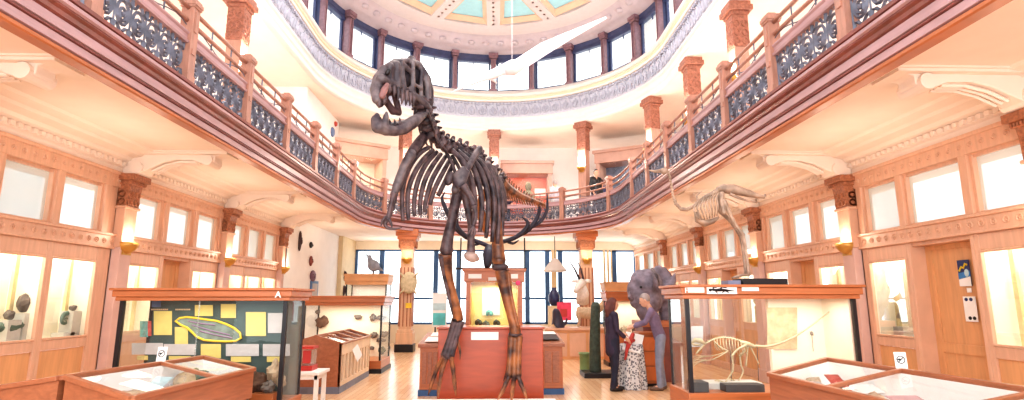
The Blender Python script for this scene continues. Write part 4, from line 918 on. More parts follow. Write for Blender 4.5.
MB().tube([c+Vector((.05, .1, -.4)), c+Vector((.05, -.05, -.1)), c+Vector((-.02, -.2, .18))], [.2, .2, .13], 10).build('neck', FUR, t, smooth=True, world=True)
MB().tube([c+Vector((.02, -.15, .22)), c+Vector((-.12, -.35, .12)), c+Vector((-.26, -.52, -.06))], [.15, .12, .07], 9).build('head', FUR, t, smooth=True, world=True)
for s_ in (-1, 1):
    MB().tube([c+Vector((.0+s_*.06, -.15, .32)), c+Vector((-.1+s_*.1, -.1, .65)), c+Vector((-.28+s_*.14, -.05, 1.0))], [.04, .03, .008], 6).build('horn', BONE_D, t, smooth=True, world=True)
    MB().blob(c+Vector((s_*.2, -.12, .28)), (.12, .04, .06)).build('ear', FUR, t, smooth=True, world=True)
# ---------------- wall things
for (x, y, rz_, ry, m, lb) in [(300, 241, .3, .07, MASKD, 'tall narrow dark carved mask high on the white wall'), (311, 245, .1, .09, BLACK, 'small round black mask on the white wall'), (311, 261, .16, .1, mat('red_brown_mask', (140, 74, 66), .6), 'red-brown carved mask on the white wall'), (313, 276, .18, .26, mat('mauve_mask', (128, 96, 116), .6), 'wide mauve mask with ears on the white wall')]:
    d = FW*F+RT*(x-512)+UP*(200-y); p = CAM+d*((-5.57-CAM.x)/d.x)
    t = skel('wall_mask', lb, p, 'mask')
    MB().blob(p, (.05, ry, rz_), nu=12, nv=8).build('face', m, t, smooth=True, world=True)
    MB().blob(p+Vector((.04, -.0, -.02)), (.04, ry*.2, rz_*.3)).build('nose', m, t, smooth=True, world=True)
    for s_ in (-1, 1): MB().blob(p+Vector((.04, s_*ry*.4, rz_*.25)), (.02, ry*.18, rz_*.1)).build('eye', BONE_D, t, smooth=True, world=True)
d = FW*F+RT*(314-512)+UP*(200-290); p = CAM+d*((-5.58-CAM.x)/d.x)
t = skel('framed_picture', 'blue-grey framed picture low on the white wall', p, 'picture'); MB().box(p.x-.02, p.x+.02, p.y-.35, p.y+.35, p.z-.28, p.z+.28).build('frame', BLUEFRAME, t, world=True); MB().box(p.x+.02, p.x+.03, p.y-.25, p.y+.25, p.z-.2, p.z+.2).build('picture', GPAPER, t, world=True)
# posters on the door
XD = WX+.178
def dpost(x0, y0, x1, y1): 
    def h(x, y):
        d = FW*F+RT*(x-512)+UP*(200-y); return CAM+d*((XD-CAM.x)/d.x)
    a, b = h(x0, y0), h(x1, y1); return a.y, b.y, a.z, b.z
def poster(label, c, m):
    ya, yb, za, zb = c; t = skel('poster', label, Vector((XD, (ya+yb)/2, (za+zb)/2)), 'poster'); MB().box(XD-.006, XD, ya, yb, za, zb).build('sheet', m, t, world=True); return t, ya, yb, za, zb
NAVY = mat('navy_print', (52, 64, 112), .6, vary=.1)
t, ya, yb, za, zb = poster('navy, yellow and white poster on the wooden door', dpost(957, 260.5, 972.5, 286), NAVY)
f_ = lambda u, v: (XD-.009, ya+(yb-ya)*u, za+(zb-za)*v)
MB().quad(f_(0, .72), f_(1, .62), f_(1, 1), f_(0, 1)).build('pale_foot', PAPER, t, world=True); MB().quad(f_(0, .5), f_(1, .42), f_(1, .64), f_(0, .74)).build('blue_band', BLUEC, t, world=True)
MB().tube([f_(.12, .42), f_(.35, .25), f_(.5, .32), f_(.7, .14), f_(.85, .2)], .012, 5).build('script_mark', MAPEDGE, t, world=True); MB().blob(f_(.72, .5), (.004, .035, .05)).build('pale_figure', PALEB, t, world=True)
t, ya, yb, za, zb = poster('white notice with four dark marks below the navy poster', dpost(963, 296.5, 979, 322), PAPER)
for u, v, m in ((.28, .12, NAVY), (.66, .12, NAVY), (.4, .86, BLACK), (.75, .86, BLACK)): MB().blob(f_(u, v), (.004, .026, .022)).build('dark_mark', m, t, world=True)
t, ya, yb, za, zb = poster('tiny white tag between the two door posters', dpost(967, 288, 972, 292.5), PAPER)
# exhibits in wall cabinets
def cabrock(x, y, X, name, lb, rr, m, seed, jit=.35): 
    d = FW*F+RT*(x-512)+UP*(200-y); p = CAM+d*((X-CAM.x)/d.x); return rock(name, lb, p, rr, m, 'wall cabinet exhibits', seed, 'fossil', jit)
def ped(x, y, X, r, lb):
    d = FW*F+RT*(x-512)+UP*(200-y); p = CAM+d*((X-CAM.x)/d.x); z1 = p.z-r
    if z1 < 1.12: return
    o = MB().box(-.09, .09, -.1, .1, 0, z1-1.1).build('display_block', PALEGREY); o.location = (p.x, p.y, 1.1); tag(o, lb, 'block', 'cabinet display blocks')
XL = -5.95
cabrock(26, 303, XL, 'fossil', 'dark cube-like fossil standing in the wall cabinet at the photo edge side', (.08, .12, .13), ROCKM[1], 41, .2); ped(26, 303, XL, .13, 'pale block under the dark cube-like fossil')
cabrock(10, 327, XL, 'fossil', 'long grey-green slab lying in the same cabinet as the cube-like fossil', (.1, .22, .08), ROCKM[3], 42)
cabrock(9, 315, XL, 'fossil', 'small grey fossil above the long slab in the cabinet', (.05, .06, .06), ROCKM[1], 43); ped(9, 315, XL, .06, 'pale block under the small grey fossil')
def ammonite(x, y, X, R, m, lb, side):
    d = FW*F+RT*(x-512)+UP*(200-y); p = CAM+d*((X-CAM.x)/d.x); n_ = 34
    pts = []; rs = []
    for i in range(n_):
        a = i*.42; q = R*.72*math.exp(-.085*i*.95)+.0; pts.append(Vector((side*.02*(i/n_), q*math.cos(a), q*math.sin(a)))); rs.append(q*.36)
    o = MB().tube(pts, rs, 8).build('ammonite', m, smooth=True); o.location = p; tag(o, lb, 'fossil', 'wall cabinet exhibits'); ped(x, y, X, R*1.0, 'pale block under the '+lb.split(' in ')[0])
ammonite(65, 320, XL, .17, ROCKM[3], 'large grey-green ammonite in the wall cabinet nearest the pilaster', 1)
cabrock(80, 327, XL, 'fossil', 'reddish-brown nodule beside the big ammonite', (.06, .09, .1), ROCKM[2], 44); ped(80, 327, XL, .1, 'pale block under the reddish nodule')
cabrock(73, 308, XL, 'fossil', 'small dark fossil behind the big ammonite', (.04, .06, .04), ROCKM[1], 45); ped(73, 308, XL, .04, 'tall pale block behind the big ammonite')
ammonite(903, 318, 5.95, .12, ROCKM[0], 'small beige ammonite in the cabinet between door and pilaster', -1)
def cabcard(x0, y0, x1, y1, X, lb):
    def h(x, y): 
        d = FW*F+RT*(x-512)+UP*(200-y); return CAM+d*((X-CAM.x)/d.x)
    a, b = h(x0, y0), h(x1, y1); sheet('label_card', lb, 'card', [(X, a.y, b.z), (X, b.y, b.z), (X, b.y, a.z), (X, a.y, a.z)], GPAPER, 'cards in the wall cabinets')
cabcard(74, 293, 82, 302, -6.165, 'grey card on the cabinet back above the reddish nodule'); cabcard(896.5, 283, 900, 293, 6.165, 'grey card on the cabinet back above the beige ammonite')
# ------------------------------------------------------------------ the giant dinosaur skeleton
def pl(pts, Y):
    """pixel list -> world, Y scalar or list"""
    return [at(p[0], p[1], Y[i] if isinstance(Y, (list, tuple)) else Y) for i, p in enumerate(pts)]
def lerpY(a, b, n): return [a+(b-a)*i/(n-1) for i in range(n)]
t = skel('dinosaur_skeleton', 'giant dark mounted dinosaur skeleton with open jaws towering in the middle of the hall', Vector((-.05, 8.0, .3)))
# skull: fused struts, near side and far side
def skull_mb(mb, rows, k, dY, dx, dy):
    for pts, r, Y0, Y1 in rows:
        P_ = [at(x+dx, y+dy, Y+dY) for (x, y), Y in zip(pts, lerpY(Y0, Y1, len(pts)))]
        rr = [q*.0128*k for q in (r if isinstance(r, (list, tuple)) else [r]*len(pts))]
        mb.tube(P_, rr, 8)
        for p_, q in zip(P_, rr): mb.blob(p_, q*1.02, nu=8, nv=6)
rows = [
 ([(377, 99), (376, 90), (379, 80), (385, 71), (393, 65)], [5, 6, 6.5, 6, 4.5], 6.35, 6.6),          # premaxilla to nose
 ([(393, 64), (402, 61.5), (411, 61), (419, 65)], [3.6, 3.4, 3.4, 3.6], 6.6, 6.95),                     # nasal ridge
 ([(419, 65), (425, 74), (428, 86), (428, 98), (426, 107)], [3.6, 3.6, 3.4, 3.4, 3.6], 6.95, 7.1),      # back of skull
 ([(381, 79), (388, 82), (396, 86), (404, 90), (412, 94), (420, 99), (427, 106)], [5, 4.5, 4.2, 4, 3.6, 3.4, 3.6], 6.4, 7.0),  # maxilla and cheek
 ([(390, 67), (389, 76), (391, 84)], [4.6, 4.6, 4], 6.5, 6.55), ([(397, 65), (397, 75), (398, 86)], [4.2, 4.2, 4], 6.58, 6.6),   # snout side
 ([(402, 62), (402.5, 74), (404, 88)], [2.6, 2.6, 3], 6.66, 6.68), ([(413, 62), (413, 76), (413, 93)], [2.4, 2.4, 2.8], 6.8, 6.8),
 ([(422, 70), (421, 84), (421, 98)], [2.4, 2.2, 2.4], 6.95, 6.95), ([(405, 66), (411, 72)], [2.6, 2.4], 6.7, 6.78), ([(408, 90), (414, 84), (421, 88)], [2, 2, 2], 6.75, 6.9)]
mb = MB(); skull_mb(mb, rows, 1, 0, 0, 0)
far = [r for i, r in enumerate(rows) if i in (0, 1, 2, 3)]
skull_mb(mb, far, .9, .34, 3, 4)
for a, b in (((393, 64), 6.6), ((411, 61), 6.8), ((419, 66), 6.95), ((385, 72), 6.5)):
    mb.tube([at(*a, b), at(a[0]+3, a[1]+4, b+.34)], .045, 7)
mb.tube([at(392, 66, 6.6), at(404, 64, 6.85), at(416, 66, 7.1)], [.07, .075, .07], 8)
mb.blob(at(397, 61, 6.7), (.07, .05, .03)); mb.blob(at(411, 58.5, 6.85), (.05, .05, .035))
mb.build('skull', BONE_S, t, world=True, remesh=.012)
mb = MB().blob(at(411, 76, 7.02), (.14, .12, .16)).blob(at(402, 78, 6.85), (.12, .1, .13)).blob(at(421, 88, 7.2), (.09, .1, .18)); mb.build('skull_shade_fill', mat('skull_shadow', (48, 40, 48), .7), t, smooth=True, world=True)  # dark blobs added so the skull openings look shaded inside
MB().blob(at(388, 72, 6.42), (.03, .03, .05), Matrix.Rotation(.5, 3, 'Y')).build('nostril', BLACK, t, smooth=True, world=True)
mb = MB(); skull_mb(mb, [([(382, 96), (384.5, 90), (387, 85)], [3.2, 3.6, 2.5], 6.36, 6.42)], 1, -.05, 0, 0); mb.build('snout_bone', BONE_P, t, world=True, remesh=.014)
mb = MB(); skull_mb(mb, [([(384, 99), (388, 104), (393, 111), (399, 113)], [4, 3.5, 4, 3], 6.5, 6.75), ([(394, 94), (397, 104), (399, 112)], [3, 3.4, 3], 6.7, 6.75), ([(386, 94), (394, 92)], [3.2, 3], 6.5, 6.62)], 1, .05, 0, 0); mb.build('palate', mat('palate_bone', (92, 66, 70), .6, vary=.2), t, world=True, remesh=.014)
for (x, y, l, Y) in [(394, 89, 8, 6.52), (398, 91, 10, 6.56), (402, 92.5, 12, 6.6), (406, 94, 12, 6.66), (410, 96, 10, 6.72), (413.5, 97.5, 7, 6.76), (389, 88, 6, 6.46), (384, 99, 6, 6.36), (379, 103, 5, 6.34)]:
    bone(t, 'tooth', [at(x, y-3, Y), at(x+.5, y+l*.45, Y), at(x-.3, y+l, Y)], [.032, .027, .004], BONE_D, 7)
mb = MB(); skull_mb(mb, [([(377, 127), (376, 120), (377, 116)], [5.5, 5, 3], 6.4, 6.4), ([(378, 127), (386, 130), (395, 130.5), (404, 128), (412, 123), (420, 117), (425, 114)], [6, 5.6, 5.6, 6.4, 6.4, 5, 3], 6.4, 7.0), ([(385, 124), (386, 117), (386.5, 113)], [3.6, 3, 1.6], 6.45, 6.45)], 1, 0, 0, 0)
skull_mb(mb, [([(380, 125), (392, 125), (405, 122), (420, 113)], [4.4, 4, 4.4, 3.4], 6.5, 7.2)], 1, .2, 2, 1)
mb.build('jaw', BONE_S, t, world=True, remesh=.012)
for x, y, Y in ((381, 122, 6.42), (390, 124, 6.5), (395, 124, 6.54), (400, 122.5, 6.6)): bone(t, 'tooth', [at(x, y+2, Y), at(x, y-2, Y), at(x-.4, y-5, Y)], [.02, .016, .003], BONE_D, 6)
# spine
spn = [(421, 103), (424, 111), (426, 118), (428, 125), (431, 131.5), (435, 137), (441, 142), (447, 145.5), (453, 148), (460, 150), (466, 152.5), (473, 156), (480, 160), (487, 166), (493, 173), (499, 181)]
YS = lerpY(7.05, 8.45, len(spn))
for i, (x, y) in enumerate(spn):
    p = at(x, y, YS[i]); q = at(*spn[min(i+1, 15)], YS[min(i+1, 15)]); o_ = at(*spn[max(i-1, 0)], YS[max(i-1, 0)]); T = (q-o_).normalized(); S = T.cross(Vector((0, 0, 1))).normalized(); U = S.cross(T)
    k = 1.5 if i < 5 else (1.2 if i < 8 else 1.05); mb = MB(); R = Matrix((S, T, U)).transposed()
    mb.blob(p, (.09*k, .075, .085*k), R, nu=9, nv=6, jit=.2, seed=i)
    mb.tube([p+U*.05, p+U*.11-T*.02, p+U*(.17 if i > 5 else .14)], [.05, .045, .03], 6, flat=.8)
    for s_ in (-1, 1): mb.tube([p+U*.04, p+S*.1*s_+U*.06, p+S*.17*s_+U*.02-T*.03], [.035, .026, .014], 6)
    if i < 6:
        for s_ in (-1, 1): mb.tube([p-U*.03+S*s_*.06, p-U*.1+S*s_*.1+T*.1, p-U*.12+S*s_*.1+T*.25], [.024, .016, .006], 5)
    mb.build('vertebra', BONE_D, t, smooth=False, world=True)
# tail sweeping away behind
tl = [(500, 181), (506, 187), (513, 192), (521, 196), (529, 199), (537, 202), (545, 205)]; YT = [8.5, 8.75, 9.1, 9.5, 9.9, 10.2, 10.5]
mb = MB(); TP = pl(tl, YT); mb.tube(TP, [.09, .08, .07, .06, .05, .04, .02], 8)
for i in range(19):
    u = i/18*5.8; k = int(u); p = TP[k].lerp(TP[k+1], u-k); h_ = .2*(1-i/24)
    mb.tube([p, p+Vector((.03, .05, h_))], [.03, .014], 5); mb.tube([p, p+Vector((.05, .08, -h_*1.1))], [.024, .01], 5)
mb.build('tail', BONE_L, t, smooth=False, world=True)
# ribs
RL = [[(429, 147), (419, 154), (409, 168), (403, 186), (402, 204), (403, 221)], [(433, 150), (423, 160), (414, 174), (408.5, 190), (407.5, 206), (408.5, 220)], [(437, 152), (427, 163), (419.5, 177), (415.5, 191), (414, 204), (414.5, 216)],
      [(441, 154), (433, 165), (425.5, 179), (421.5, 193), (420, 205), (420.5, 215)], [(446, 156), (439, 167), (432, 180), (427.5, 194), (425, 205), (425, 212)], [(451, 158), (445, 169), (438, 182), (433, 194), (430, 205)], [(455, 160), (450, 171), (444, 184), (438, 196)]]
for i, r in enumerate(RL): n_ = len(r); bone(t, 'rib', pl(r, [7.45+.1*i, 7.3+.1*i]+[7.2+.1*i]*(n_-2)), [.03, .036, .036, .034, .03, .024][:n_], BONE_D, 7)
RR = [[(452, 150), (464, 163), (472, 182), (475, 204), (473, 228)], [(458, 151), (471, 164), (479, 184), (482, 206), (480, 232)], [(463, 152), (478, 166), (486, 186), (488.5, 208), (486, 238)], [(468, 153), (484, 167), (492, 186), (494.5, 208), (492, 242)], [(474, 156), (490, 170), (497, 189), (499, 210), (497.5, 244)], [(480, 160), (495, 174), (501, 192), (502.5, 210), (502, 236)], [(486, 166), (499, 180), (504, 196), (505, 212)]]
for i, r in enumerate(RR): n_ = len(r); bone(t, 'rib', pl(r, [7.65+.1*i, 7.6+.1*i]+[7.55+.1*i]*(n_-2)), [.034, .04, .04, .038, .028][:n_], BONE_D, 7)
for i, r in enumerate([[(446, 152), (453, 166), (457, 182), (458, 196)], [(452, 155), (460, 170), (464, 186), (465, 200)], [(458, 157), (466, 172), (470, 190), (471, 210)]]): bone(t, 'rib', pl(r, 7.8+.08*i), [.028, .028, .024, .014], BONE_D, 6)
# shoulders and arms
bone(t, 'shoulder_blade', pl([(480, 148), (475, 155), (470, 164), (464, 175), (458, 185), (455, 191)], lerpY(7.75, 7.15, 6)), [.045, .05, .045, .05, .07, .05], BONE_S, 9)
MB().blob(at(461, 178, 7.1), (.1, .05, .15), Matrix.Rotation(.35, 3, 'Y'), nu=10, nv=8, jit=.25).build('coracoid', BONE_S, t, smooth=True, world=True)
MB().blob(at(449.5, 179, 7.2), (.06, .05, .1), Matrix.Rotation(.4, 3, 'Y'), jit=.2).build('breastbone', BONE_D, t, smooth=True, world=True)
bone(t, 'upper_arm', pl([(463, 186), (470, 196), (474, 206)], 7.05), [.06, .04, .045], BONE_D); bone(t, 'forearm', pl([(474, 206), (476, 216), (473, 226)], 7.0), [.04, .026, .03], BONE_D)
for dx in (-3, 0, 3): bone(t, 'claw', pl([(473, 226), (472+dx, 232), (470+dx, 238)], 6.97), [.02, .016, .005], BONE_D, 6)
bone(t, 'shoulder_blade', pl([(430, 133), (423, 138), (416, 147), (409, 156)], lerpY(7.5, 7.1, 4)), [.04, .07, .075, .06], BONE_D, 9)
bone(t, 'upper_arm', pl([(412, 153), (405, 165), (400, 178), (397, 186), (394, 194)], 7.02), [.07, .06, .062, .06, .04], BONE_S, 9, knob=.05)
bone(t, 'forearm', pl([(394, 193), (391, 205), (389, 214), (387.5, 221)], 6.96), [.038, .028, .032, .036], BONE_D, 8); bone(t, 'forearm', pl([(396, 195), (393.5, 206), (390, 216)], 7.0), [.026, .02, .024], BONE_D)
bone(t, 'finger', pl([(387.5, 220), (385, 224), (388, 228), (395, 229), (402, 227.5)], 6.94), [.03, .024, .022, .016, .005], BONE_D); bone(t, 'finger', pl([(388, 220), (386, 217), (382.5, 221), (381, 226)], 6.92), [.026, .02, .016, .005], BONE_D)
bone(t, 'finger', pl([(388.5, 219), (391, 223), (392, 228)], 6.9), [.024, .018, .006], BONE_D)
# hips and legs
MB().blob(at(487, 174, 8.05), (.17, .1, .2), Matrix.Rotation(-.5, 3, 'Y'), nu=12, nv=9, jit=.3).blob(at(468, 184, 8.0), (.13, .1, .14), jit=.3).build('pelvis', BONE_D, t, smooth=True, world=True)
bone(t, 'pubis', pl([(464, 190), (467, 205), (471, 224), (471, 242), (471, 254)], 7.7), [.06, .05, .05, .05, .06], BONE_D, 8)
MB().blob(at(471.5, 257, 7.68), (.11, .07, .07), Matrix.Rotation(.35, 3, 'Y'), nu=10, nv=7, jit=.2).build('pubic_boot', mat('pale_boot_bone', (186, 160, 150), .5, vary=.2), t, smooth=True, world=True)
bone(t, 'ischium', pl([(484, 190), (480, 208), (484, 222), (487.5, 237)], 7.9), [.05, .055, .075, .012], mat('orange_bone', (214, 132, 76), .5, vary=.2), 8)
bone(t, 'femur', pl([(459, 189), (456, 200), (452, 220), (448, 238), (446.5, 250)], lerpY(7.8, 7.75, 5)), [.09, .078, .07, .078, .09], BONE_D, 10, knob=.095)
bone(t, 'tibia', pl([(445.5, 254), (446, 264), (449, 280), (453.5, 297), (457, 312), (458, 318)], lerpY(7.75, 8.0, 6)), [.1, .09, .062, .058, .07, .075], BONE_L, 10)
bone(t, 'fibula', pl([(441.5, 256), (444, 274), (449.5, 298), (454, 314)], lerpY(7.7, 7.95, 4)), [.045, .03, .025, .03], BONE_D, 7)
MB().blob(at(457.5, 319.5, 8.0), (.085, .07, .04), jit=.2).build('ankle', BLACK, t, smooth=True, world=True)
def Zp(x, y, z):
    d = FW*F+RT*(x-512)+UP*(200-y); return CAM+d*((z-CAM.z)/d.z)
def foot(A, mts, toes, Y0, hall, m1, m2):
    for (a, b) in mts: bone(t, 'metatarsal', pl([a, ((a[0]+b[0])/2, (a[1]+b[1])/2), b], [Y0, Y0-.02, Y0-.03]), [.055, .04, .05], m1, 8)
    for pts in toes:
        n = len(pts); P_ = [at(*pts[0], Y0-.03)]
        tip = Zp(*pts[-1], .33)
        for i in range(1, n): 
            f_ = i/(n-1); P_.append(at(*pts[i], (Y0-.03)*(1-f_)+tip.y*f_))
        for i in range(n-1):
            a, b = P_[i], P_[i+1]; last = i == n-2
            bone(t, 'toe_bone', [a, a.lerp(b, .5), b], [.042-.006*i, .03-.004*i, .036-.005*i] if not last else [.03, .022, .004], m2, 7)
    bone(t, 'dewclaw', pl(hall, Y0+.05), [.026, .02, .005][:len(hall)], m2, 6)
foot((458, 320), [((455, 321), (444, 356)), ((458, 322), (447, 358)), ((461, 321), (451, 356))],
     [[(444, 356), (438, 366), (433.5, 378), (428, 395.5)], [(446, 358), (442, 370), (439.5, 383), (438, 398)], [(451, 356), (453, 368), (454.5, 382), (456, 396)]], 8.02, [(457, 340), (460, 350), (460, 360)], BONE_D, BONE_L)
bone(t, 'femur', pl([(491, 182), (494, 200), (496, 222), (497.5, 242), (499, 260)], lerpY(8.1, 8.0, 5)), [.09, .085, .085, .085, .1], BONE_L, 10, knob=.1)
MB().blob(at(500, 267, 8.0), (.12, .09, .06), jit=.2).build('knee', BONE_D, t, smooth=True, world=True)
bone(t, 'tibia', pl([(502, 270), (503, 278), (506, 294), (510.5, 312), (514.5, 326), (515, 333)], lerpY(8.0, 8.05, 6)), [.11, .1, .078, .068, .08, .085], BONE_L, 10)
bone(t, 'fibula', pl([(508, 273), (510, 290), (514, 310), (518, 327)], 7.98), [.04, .03, .026, .03], BONE_L, 7)
MB().blob(at(515, 334.5, 8.05), (.1, .08, .035), jit=.2).build('ankle', BONE_D, t, smooth=True, world=True)
foot((515, 335), [((511.5, 336), (509, 376)), ((515, 337), (514, 378)), ((519, 336), (518, 376))],
     [[(509, 376), (505.5, 384), (502, 392), (497.5, 400)], [(514, 378), (513, 386), (512, 393), (511.5, 402)], [(518, 376), (521, 384), (524, 391), (527, 399)]], 8.06, [(510, 362), (507, 371), (503.5, 381)], BONE_L, BONE_L)
# ------------------------------------------------------------------ antlered skeleton head on a rod frame
YA = 10.55; t = skel('antler_trophy', 'dark giant deer skull with wide branching antlers above the diorama case', Vector((.05, YA, 2.21)))
MB().tube(pl([(490, 248), (489, 254), (488, 262), (487, 267)], [YA, YA-.1, YA-.2, YA-.28]), [.1, .12, .085, .05], 9).build('skull', ANTLER, t, smooth=True, world=True)
for br in ([[(488, 246), (480, 242.5), (470, 239), (462, 233), (457, 225), (458.5, 218)], [.05, .05, .055, .06, .045, .012]], [[(467, 238), (457, 229), (449, 216), (444, 205), (442, 198), (445, 192)], [.05, .06, .055, .05, .035, .01]], [[(480, 243), (474, 245), (468, 243)], [.035, .03, .008]],
           [[(492, 246), (502, 242), (514, 238), (524, 231), (528, 223), (522, 217)], [.05, .05, .055, .06, .045, .012]], [[(518, 236), (529, 229), (537, 218), (539.5, 208), (536.5, 198)], [.05, .06, .05, .035, .01]], [[(530, 228), (541, 221), (547, 209), (547, 193)], [.04, .045, .035, .01]], [[(506, 241), (513, 243.5), (519, 240)], [.035, .03, .008]]):
    bone(t, 'antler', pl(br[0], lerpY(YA, YA-.15, len(br[0]))), [q*.8 for q in br[1]], ANTLER, 8)
t = wthing('rod_frame', 'thin dark rod frame standing on the diorama case around the antlers', 'frame', (.08, YA, 2.21))
for x in (461, 524.5):
    a = at(x, 238, YA+.15); MB().tube([(a.x, a.y, 2.215), a], .014, 6).build('upright', BLACK, t, world=True)
a, b = at(461, 268, YA+.15), at(524.5, 268, YA+.15); MB().tube([(a.x-.1, a.y, 2.23), (b.x+.05, a.y, 2.23)], .02, 6).build('crossbar', BLACK, t, world=True)
MB().tube([(.06, YA+.15, 2.22), (.06, YA+.1, 2.62)], .02, 6).build('support', BLACK, t, world=True)
# ------------------------------------------------------------------ big grey horned head on plinth
t = skel('horned_head', 'large slate-grey horned dinosaur head cast behind the visiting man', Vector((3.5, 12.0, 1.25)))
YH = 12.0; mb = MB(); s_ = .0222
def hb(x, y, rx, ry, rz_, dy=0): mb.blob(at(x, y, YH+dy), (rx*s_, ry*s_, rz_*s_), nu=12, nv=9, jit=.05, seed=x)
hb(648, 284, 14, 14, 15); hb(640, 282, 10, 10, 12); hb(634, 290, 7, 8, 10); hb(641, 296, 10, 10, 12); hb(635, 303, 5, 6, 5); hb(643, 310, 7, 8, 9); hb(650, 300, 12, 12, 14); hb(648, 318, 8, 9, 8)
for k in range(8):
    a_ = -1.0+k*.37; hb(659+15*math.cos(a_)*.75, 296-24*math.sin(a_), 6, 6, 7, .2)
hb(661, 292, 12, 8, 20, .2)
mb.tube([at(664, 300, YH+.1), at(669, 290, YH), at(673, 280, YH), at(675.5, 271, YH)], [.12, .12, .08, .01], 9); mb.tube([at(632, 300, YH-.2), at(629.5, 296, YH-.3), at(629, 290, YH-.3)], [.07, .06, .01], 7)
hd_ = mb.build('head', GREYSK, t, world=True, remesh=.022); hd_.modifiers['smooth'].iterations = 22
MB().tube([at(652, 268.5, YH-.3), at(656, 276, YH-.38), at(659, 288, YH-.42)], [.03, .05, .03], 7).build('brow_ridge', BONE_S, t, smooth=True, world=True)
MB().tube([at(657, 290, YH-.42), at(655, 281, YH-.5), at(652.5, 272, YH-.55)], [.08, .05, .008], 7).build('horn', GREYSK, t, smooth=True, world=True)
MB().blob(at(641, 287, YH-.3), (.03, .03, .03)).build('eye', BLACK, t, smooth=True, world=True)
t = wthing('head_plinth', 'dark reddish wooden stand carrying the horned head', 'stand', (3.55, 12.0, 0)); MB().box(3.15, 3.95, 11.7, 12.4, 0, 1.1).build('body', W_DARKRED, t, world=True, bev=.01); MB().box(3.1, 4.0, 11.65, 12.45, 1.1, 1.22).build('top', W_RED, t, world=True)
# ------------------------------------------------------------------ furniture round the visitors
t = wthing('low_cabinet', 'small orange wooden cabinet with two drawers between the visitors', 'cabinet', (3.15, 11.35, 0)); P = lambda mb, n, m, **k: mb.build(n, m, t, world=True, **k)
P(MB().box(2.94, 3.4, 11.15, 11.6, .06, .98), 'body', W_RED, bev=.006); P(MB().box(2.91, 3.43, 11.12, 11.62, .98, 1.02), 'top', W_RED, bev=.006); P(MB().box(2.96, 3.38, 11.17, 11.58, 0, .06), 'plinth_board', BLACK)
for z in (.12, .4, .68): 
    dr_ = MB().box(2.97, 3.37, 11.13, 11.15, z, z+.25).build('drawer', mat('orange_drawer', (222, 124, 70), .4, kind='wood', scale=4, vary=.08), t, world=True, bev=.004)
t = wthing('cloth_table', 'small table under a black and white patterned cloth between the visitors', 'table', (2.72, 11.0, 0)); P = lambda mb, n, m, **k: mb.build(n, m, t, world=True, **k)
def checker(name, c1, c2, sc_):
    m = bpy.data.materials.new(name); m.use_nodes = True; N = m.node_tree.nodes; L = m.node_tree.links; b = N['Principled BSDF']; v = N.new('ShaderNodeTexVoronoi'); v.inputs['Scale'].default_value = sc_; tc = N.new('ShaderNodeTexCoord'); r = N.new('ShaderNodeValToRGB')
    r.color_ramp.interpolation = 'CONSTANT'; r.color_ramp.elements[0].color = (*lin(c1), 1); r.color_ramp.elements[1].color = (*lin(c2), 1); r.color_ramp.elements[1].position = .45
    L.new(tc.outputs['Object'], v.inputs['Vector']); L.new(v.outputs['Distance'], r.inputs[0]); L.new(r.outputs[0], b.inputs['Base Color']); b.inputs['Roughness'].default_value = .9; return m
PAT = checker('patterned_cloth', (112, 112, 120), (216, 214, 214), 26)
mb = MB(); n = 32; pr = []
for z, rr, w_ in ((.0, .27, .035), (.3, .25, .03), (.6, .235, .02), (.8, .225, .0), (.82, .2, 0)):
    pr.append([Vector((2.72+(rr+w_*math.sin(k*2*PI/n*8))*math.cos(2*PI*k/n), 11.0+(rr+w_*math.sin(k*2*PI/n*8))*math.sin(2*PI*k/n), z)) for k in range(n)])
mb.add([v for r in pr for v in r], [(j*n+k, j*n+(k+1) % n, (j+1)*n+(k+1) % n, (j+1)*n+k) for j in range(4) for k in range(n)]+[tuple(range(4*n, 5*n))]); P(mb, 'cloth', PAT, smooth=True)
t = wthing('open_booklet', 'white open booklet tilted on the patterned table', 'booklet', (2.75, 10.9, .83)); P = lambda mb, n, m, **k: mb.build(n, m, t, world=True, **k)
a = [at(622, 350, 10.75), at(640, 354, 10.75), at(644, 336, 11.1), at(626, 332, 11.1)]; P(MB().add(a+[v+Vector((0, -.01, .015)) for v in a], [(0, 1, 2, 3), (7, 6, 5, 4), (0, 4, 5, 1), (1, 5, 6, 2), (2, 6, 7, 3), (3, 7, 4, 0)]) or MB(), 'pages', PAPER) if False else None
mb = MB(); mb.add(a+[v+Vector((0, -.012, .012)) for v in a], [(0, 1, 2, 3), (7, 6, 5, 4), (0, 4, 5, 1), (1, 5, 6, 2), (2, 6, 7, 3), (3, 7, 4, 0)]); P(mb, 'pages', PAPER)
P(MB().tube([at(633, 334, 10.95), at(630, 341, 10.83), at(627, 349, 10.7), at(625, 360, 10.68)], [.04, .05, .035, .02], 7).tube([at(634, 340, 10.9), at(629, 343, 10.8), at(624, 342, 10.85)], [.03, .04, .02], 7), 'red_ribbon', RED, smooth=True)
